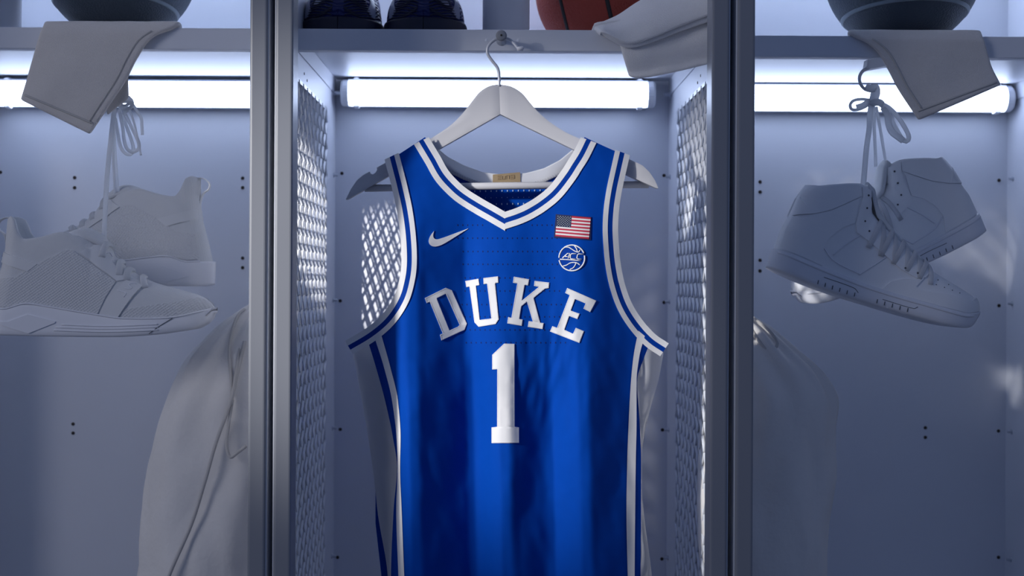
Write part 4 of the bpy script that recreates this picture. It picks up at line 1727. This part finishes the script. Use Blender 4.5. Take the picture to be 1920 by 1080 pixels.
b0 = P(232, 190, 0.20)
kl = thing('tied_shoelaces', 'white shoelaces tied in a knot above the knit sneakers', 'shoelace', b0)
ribbon_path('strand', [(214, 205, .19), (208, 260, .175), (201, 330, .15), (197, 400, .14), (195, 452, .135)], .0036, .0012, kl, b0)
ribbon_path('strand', [(214, 205, .20), (213, 250, .22), (216, 310, .245), (220, 362, .255)], .0034, .0011, kl, b0)
ribbon_path('strand', [(213, 235, .20), (212, 280, .22), (214, 330, .245), (216, 364, .255)], .0020, .0010, kl, b0)
ribbon_path('loop', [(224, 205, .20), (230, 240, .195), (236, 275, .19), (247, 285, .19), (259, 280, .19), (261, 270, .19), (250, 245, .195), (235, 215, .2)], .0026, .0010, kl, b0)
ribbon_path('loop', [(216, 222, .20), (221, 250, .2), (226, 275, .2), (236, 288, .2), (246, 289, .2), (250, 276, .2), (240, 245, .2), (228, 212, .2)], .0026, .0010, kl, b0)
ribbon_path('loose_end', [(241, 200, .195), (250, 225, .19), (256, 250, .19), (260, 270, .19), (264, 291, .19)], .0018, .0012, kl, b0)
ribbon_path('loose_end', [(248, 195, .195), (258, 210, .19), (265, 222, .19), (266, 235, .19), (267, 253, .19)], .0024, .0011, kl, b0)
ribbon_path('knot', [(222, 198, .195), (228, 191, .19), (240, 190, .188), (248, 195, .19), (244, 202, .193), (232, 204, .196), (224, 200, .2)], .0030, .0028, kl, b0)
ribbon_path('knot', [(240, 182, .2), (247, 190, .198), (246, 200, .195), (236, 208, .195), (232, 214, .2)], .0030, .002, kl, b0)
# its hook under the left shelf, mostly behind the towel
hb = P(236, 120, 0.21)
hkL = thing('shelf_hook', 'grey metal hook under the left shelf behind the towel', 'hook', (hb.x, .21, ZSL - .002))
hbv = Vector(hkL.location)
bm = bmesh.new()
bm_box(bm, -.018, .018, -.012, .012, -.005, 0, .002)
mkbm('plate', bm, 'lamp_plastic', hkL)
tube('wire', catmull([Vector((0, 0, -.003)), Vector((-.012, 0, -.018)), P(216, 165, .21) - hbv, P(219, 186, .205) - hbv, P(232, 199, .20) - hbv, P(246, 192, .2) - hbv], 30), .0025, 'hanger_wire', hkL)

hb = P(1650, 122, 0.23)
hkR = thing('shelf_hook', 'grey metal hook under the right shelf holding the high-tops', 'hook', (hb.x, .23, ZSR - .002))
hbv = Vector(hkR.location)
bm = bmesh.new()
pl = [(1624, 113), (1640, 110), (1668, 114), (1700, 118), (1700, 123), (1660, 125), (1645, 128), (1628, 131), (1622, 126)]
poly_sheet(bm, pl, [], lambda x, y, l: P(x, y, .23) + Vector((0, l, 0)) - hbv, 20, -.010, .012)
poly_sheet(bm, pl, [], lambda x, y, l: P(x, y, .23) + Vector((0, l, 0)) - hbv, 20, .012, .012)
mkbm('plate', bm, 'lamp_plastic', hkR)
bm = bmesh.new()
bm_box(bm, -.012, .012, -.010, .010, -.014, .0005, .002)
mkbm('mount', bm, 'lamp_plastic', hkR)
tube('wire', catmull([P(a, b, .23) - hbv for a, b in ((1628, 128), (1618, 133), (1612, 143), (1612, 153), (1617, 163), (1626, 169), (1637, 166))], 30), .0026, 'hanger_wire', hkR)

b0 = P(1638, 185, 0.23)
kr = thing('tied_shoelaces', 'white shoelaces tied in a bow above the high-tops', 'shoelace', b0)
ribbon_path('strand', [(1638, 172, .23), (1634, 192, .225), (1631, 215, .22), (1630, 240, .215), (1625, 275, .21), (1621, 320, .20), (1618, 356, .195)], .0042, .0011, kr, b0)
ribbon_path('strand', [(1638, 200, .235), (1639, 240, .25), (1641, 280, .27), (1642, 312, .29)], .0026, .0010, kr, b0)
ribbon_path('strand', [(1643, 200, .235), (1650, 240, .25), (1656, 275, .27), (1660, 300, .29)], .0024, .0010, kr, b0)
ribbon_path('knot', [(1624, 164, .232), (1632, 166, .226), (1642, 165, .226), (1643, 175, .228), (1640, 186, .225), (1640, 198, .225)], .0060, .003, kr, b0)
ribbon_path('knot', [(1630, 200, .23), (1638, 193, .222), (1648, 192, .222), (1655, 196, .226)], .0055, .003, kr, b0)
ribbon_path('loop', [(1632, 188, .23), (1615, 186, .235), (1600, 189, .24), (1594, 197, .24), (1597, 205, .24), (1610, 205, .235), (1624, 199, .23), (1632, 192, .23)], .0024, .0045, kr, b0)
ribbon_path('loop', [(1606, 202, .225), (1618, 198, .225), (1630, 190, .225)], .0048, .001, kr, b0)
ribbon_path('loop', [(1652, 194, .225), (1668, 203, .22), (1684, 220, .215), (1697, 240, .21), (1704, 256, .21), (1701, 265, .212), (1693, 262, .216), (1682, 245, .22), (1670, 222, .225), (1655, 200, .228)], .0036, .0014, kr, b0)
ribbon_path('loop', [(1656, 202, .222), (1664, 215, .218), (1666, 232, .215), (1672, 247, .213), (1683, 256, .211), (1694, 264, .21)], .0050, .0010, kr, b0)


# ------------------------------------------------------------------ drawstring bags
def sack(label, org, prof, m, seed, gather):
    """prof rows: (z, xc, yc, ax, ay) relative to org, from the neck down"""
    t = thing('drawstring_bag', label, 'bag', org, group='cotton drawstring bags hanging in the side lockers')
    nseg = 84
    n = 70
    zs_ = [p_[0] for p_ in prof]
    ks = [[(-p_[0], p_[k]) for p_ in prof] for k in (1, 2, 3, 4)]
    rows_ = []
    for i in range(n + 1):
        z = zs_[0] + (zs_[-1] - zs_[0]) * (i / n)
        xc, yc, ax, ay = [interp(kn, -z) for kn in ks]
        dn = i / n
        row = []
        for k in range(nseg):
            a = 2 * PI * k / nseg
            fold = 0.16 * math.exp(-dn * 9) * math.cos(13 * a + seed) + 0.035 * math.exp(-dn * 2.0) * math.cos(7 * a + 2 * seed)
            nz = noise.noise(Vector((math.cos(a) * 1.8 + seed, math.sin(a) * 1.8, z * 8))) * .10
            nz += noise.noise(Vector((math.cos(a) * 4 + seed, math.sin(a) * 4, z * 14 + a))) * .05
            f = 1 + fold + nz * min(1, dn * 6)
            row.append(Vector((xc + ax * math.copysign(abs(math.cos(a)) ** .9, math.cos(a)) * f, yc + ay * math.copysign(abs(math.sin(a)) ** .9, math.sin(a)) * f, z)))
        rows_.append(row)
    vs = [v for r in rows_ for v in r]
    fs = [(i * nseg + k, i * nseg + (k + 1) % nseg, (i + 1) * nseg + (k + 1) % nseg, (i + 1) * nseg + k) for i in range(n) for k in range(nseg)]
    fs.append(tuple(range(nseg)))
    fs.append(tuple(reversed(range(n * nseg, (n + 1) * nseg))))
    mk('body', vs, fs, m, t, True)
    return t


bz = ZE - 0.03
bgL = sack('cream cotton drawstring bag behind the left posts', (-0.40, 0.27, bz),
           [(.020, .035, 0, .018, .018), (.006, .033, 0, .012, .012), (-.010, .030, 0, .030, .032), (-.04, .020, 0, .058, .062), (-.10, .003, 0, .092, .095), (-.17, -.014, 0, .100, .115),
            (-.25, -.024, 0, .110, .125), (-.36, -.030, 0, .116, .13), (-.46, -.034, 0, .116, .13), (-.56, -.02, 0, .10, .12), (-.60, -.02, 0, .05, .06)], 'cotton', 1.3, 0)
o0 = Vector(bgL.location)
Yb = 0.165


def cordp(pts):
    return catmull([P(a, b, y) - o0 for a, b, y in pts], 50)


tube('cord', cordp([(458, 580, .245), (446, 592, .225), (436, 620, .205), (430, 660, .185), (434, 720, .165), (434, 755, .155)]), .0024, 'cotton_cord', bgL)
tube('cord', cordp([(459, 640, .190), (445, 700, .170), (430, 760, .150), (405, 830, .140), (385, 900, .135), (360, 980, .132), (325, 1060, .130), (312, 1092, .130)]), .0026, 'cotton_cord', bgL)
tube('cord', cordp([(436, 750, .158), (428, 800, .145), (425, 835, .140), (432, 857, .138), (446, 848, .138), (462, 836, .140)]), .0024, 'cotton_cord', bgL)
tube('cord', cordp([(460, 600, .235), (452, 640, .20), (442, 700, .168), (434, 760, .152)]), .0022, 'cotton_cord', bgL)
tube('side_seam', cordp([(440, 605, .215), (405, 690, .195), (382, 790, .175), (345, 900, .165), (330, 980, .160)]), .0014, 'cotton', bgL)
tube('hanging_cord', [Vector((.035, 0, .015)), Vector((.050, 0, .06)), Vector((.088, 0, .075))], .0024, 'cotton_cord', bgL)

bgR = sack('white cotton drawstring bag behind the right posts', (0.388, 0.25, ZE - .045),
           [(.022, -.030, 0, .022, .022), (.006, -.028, 0, .014, .014), (-.010, -.022, 0, .034, .034), (-.04, -.010, 0, .058, .060), (-.085, .012, 0, .082, .085), (-.13, .026, 0, .092, .10),
            (-.17, .020, 0, .098, .105), (-.25, .018, 0, .098, .11), (-.36, .014, 0, .096, .11), (-.46, .006, 0, .090, .105), (-.56, 0, 0, .080, .10), (-.60, 0, 0, .04, .05)], 'cotton', 4.1, 0)
o0 = Vector(bgR.location)
for k in range(3):
    tube('cord', catmull([Vector((-.030 + .016 * math.cos(a), .016 * math.sin(a), .004 + .004 * k + .002 * math.sin(3 * a))) for a in [2 * PI * j / 16 for j in range(16)]], 40), .0026, 'cotton_cord', bgR)
tube('cord', catmull([Vector((-.02, -.018, .004)), Vector((-.008, -.05, -.03)), Vector((.010, -.062, -.050)), Vector((.022, -.058, -.040)), Vector((.012, -.045, -.02)), Vector((-.012, -.02, .002))], 40), .0024, 'cotton_cord', bgR)
tube('side_seam', cordp([(1440, 655, .20), (1478, 710, .175), (1520, 770, .165), (1546, 798, .17)]), .0013, 'cotton', bgR)
tube('hanging_cord', [Vector((-.03, 0, .015)), Vector((-.045, 0, .06)), Vector((-.076, 0, .075))], .0024, 'cotton_cord', bgR)
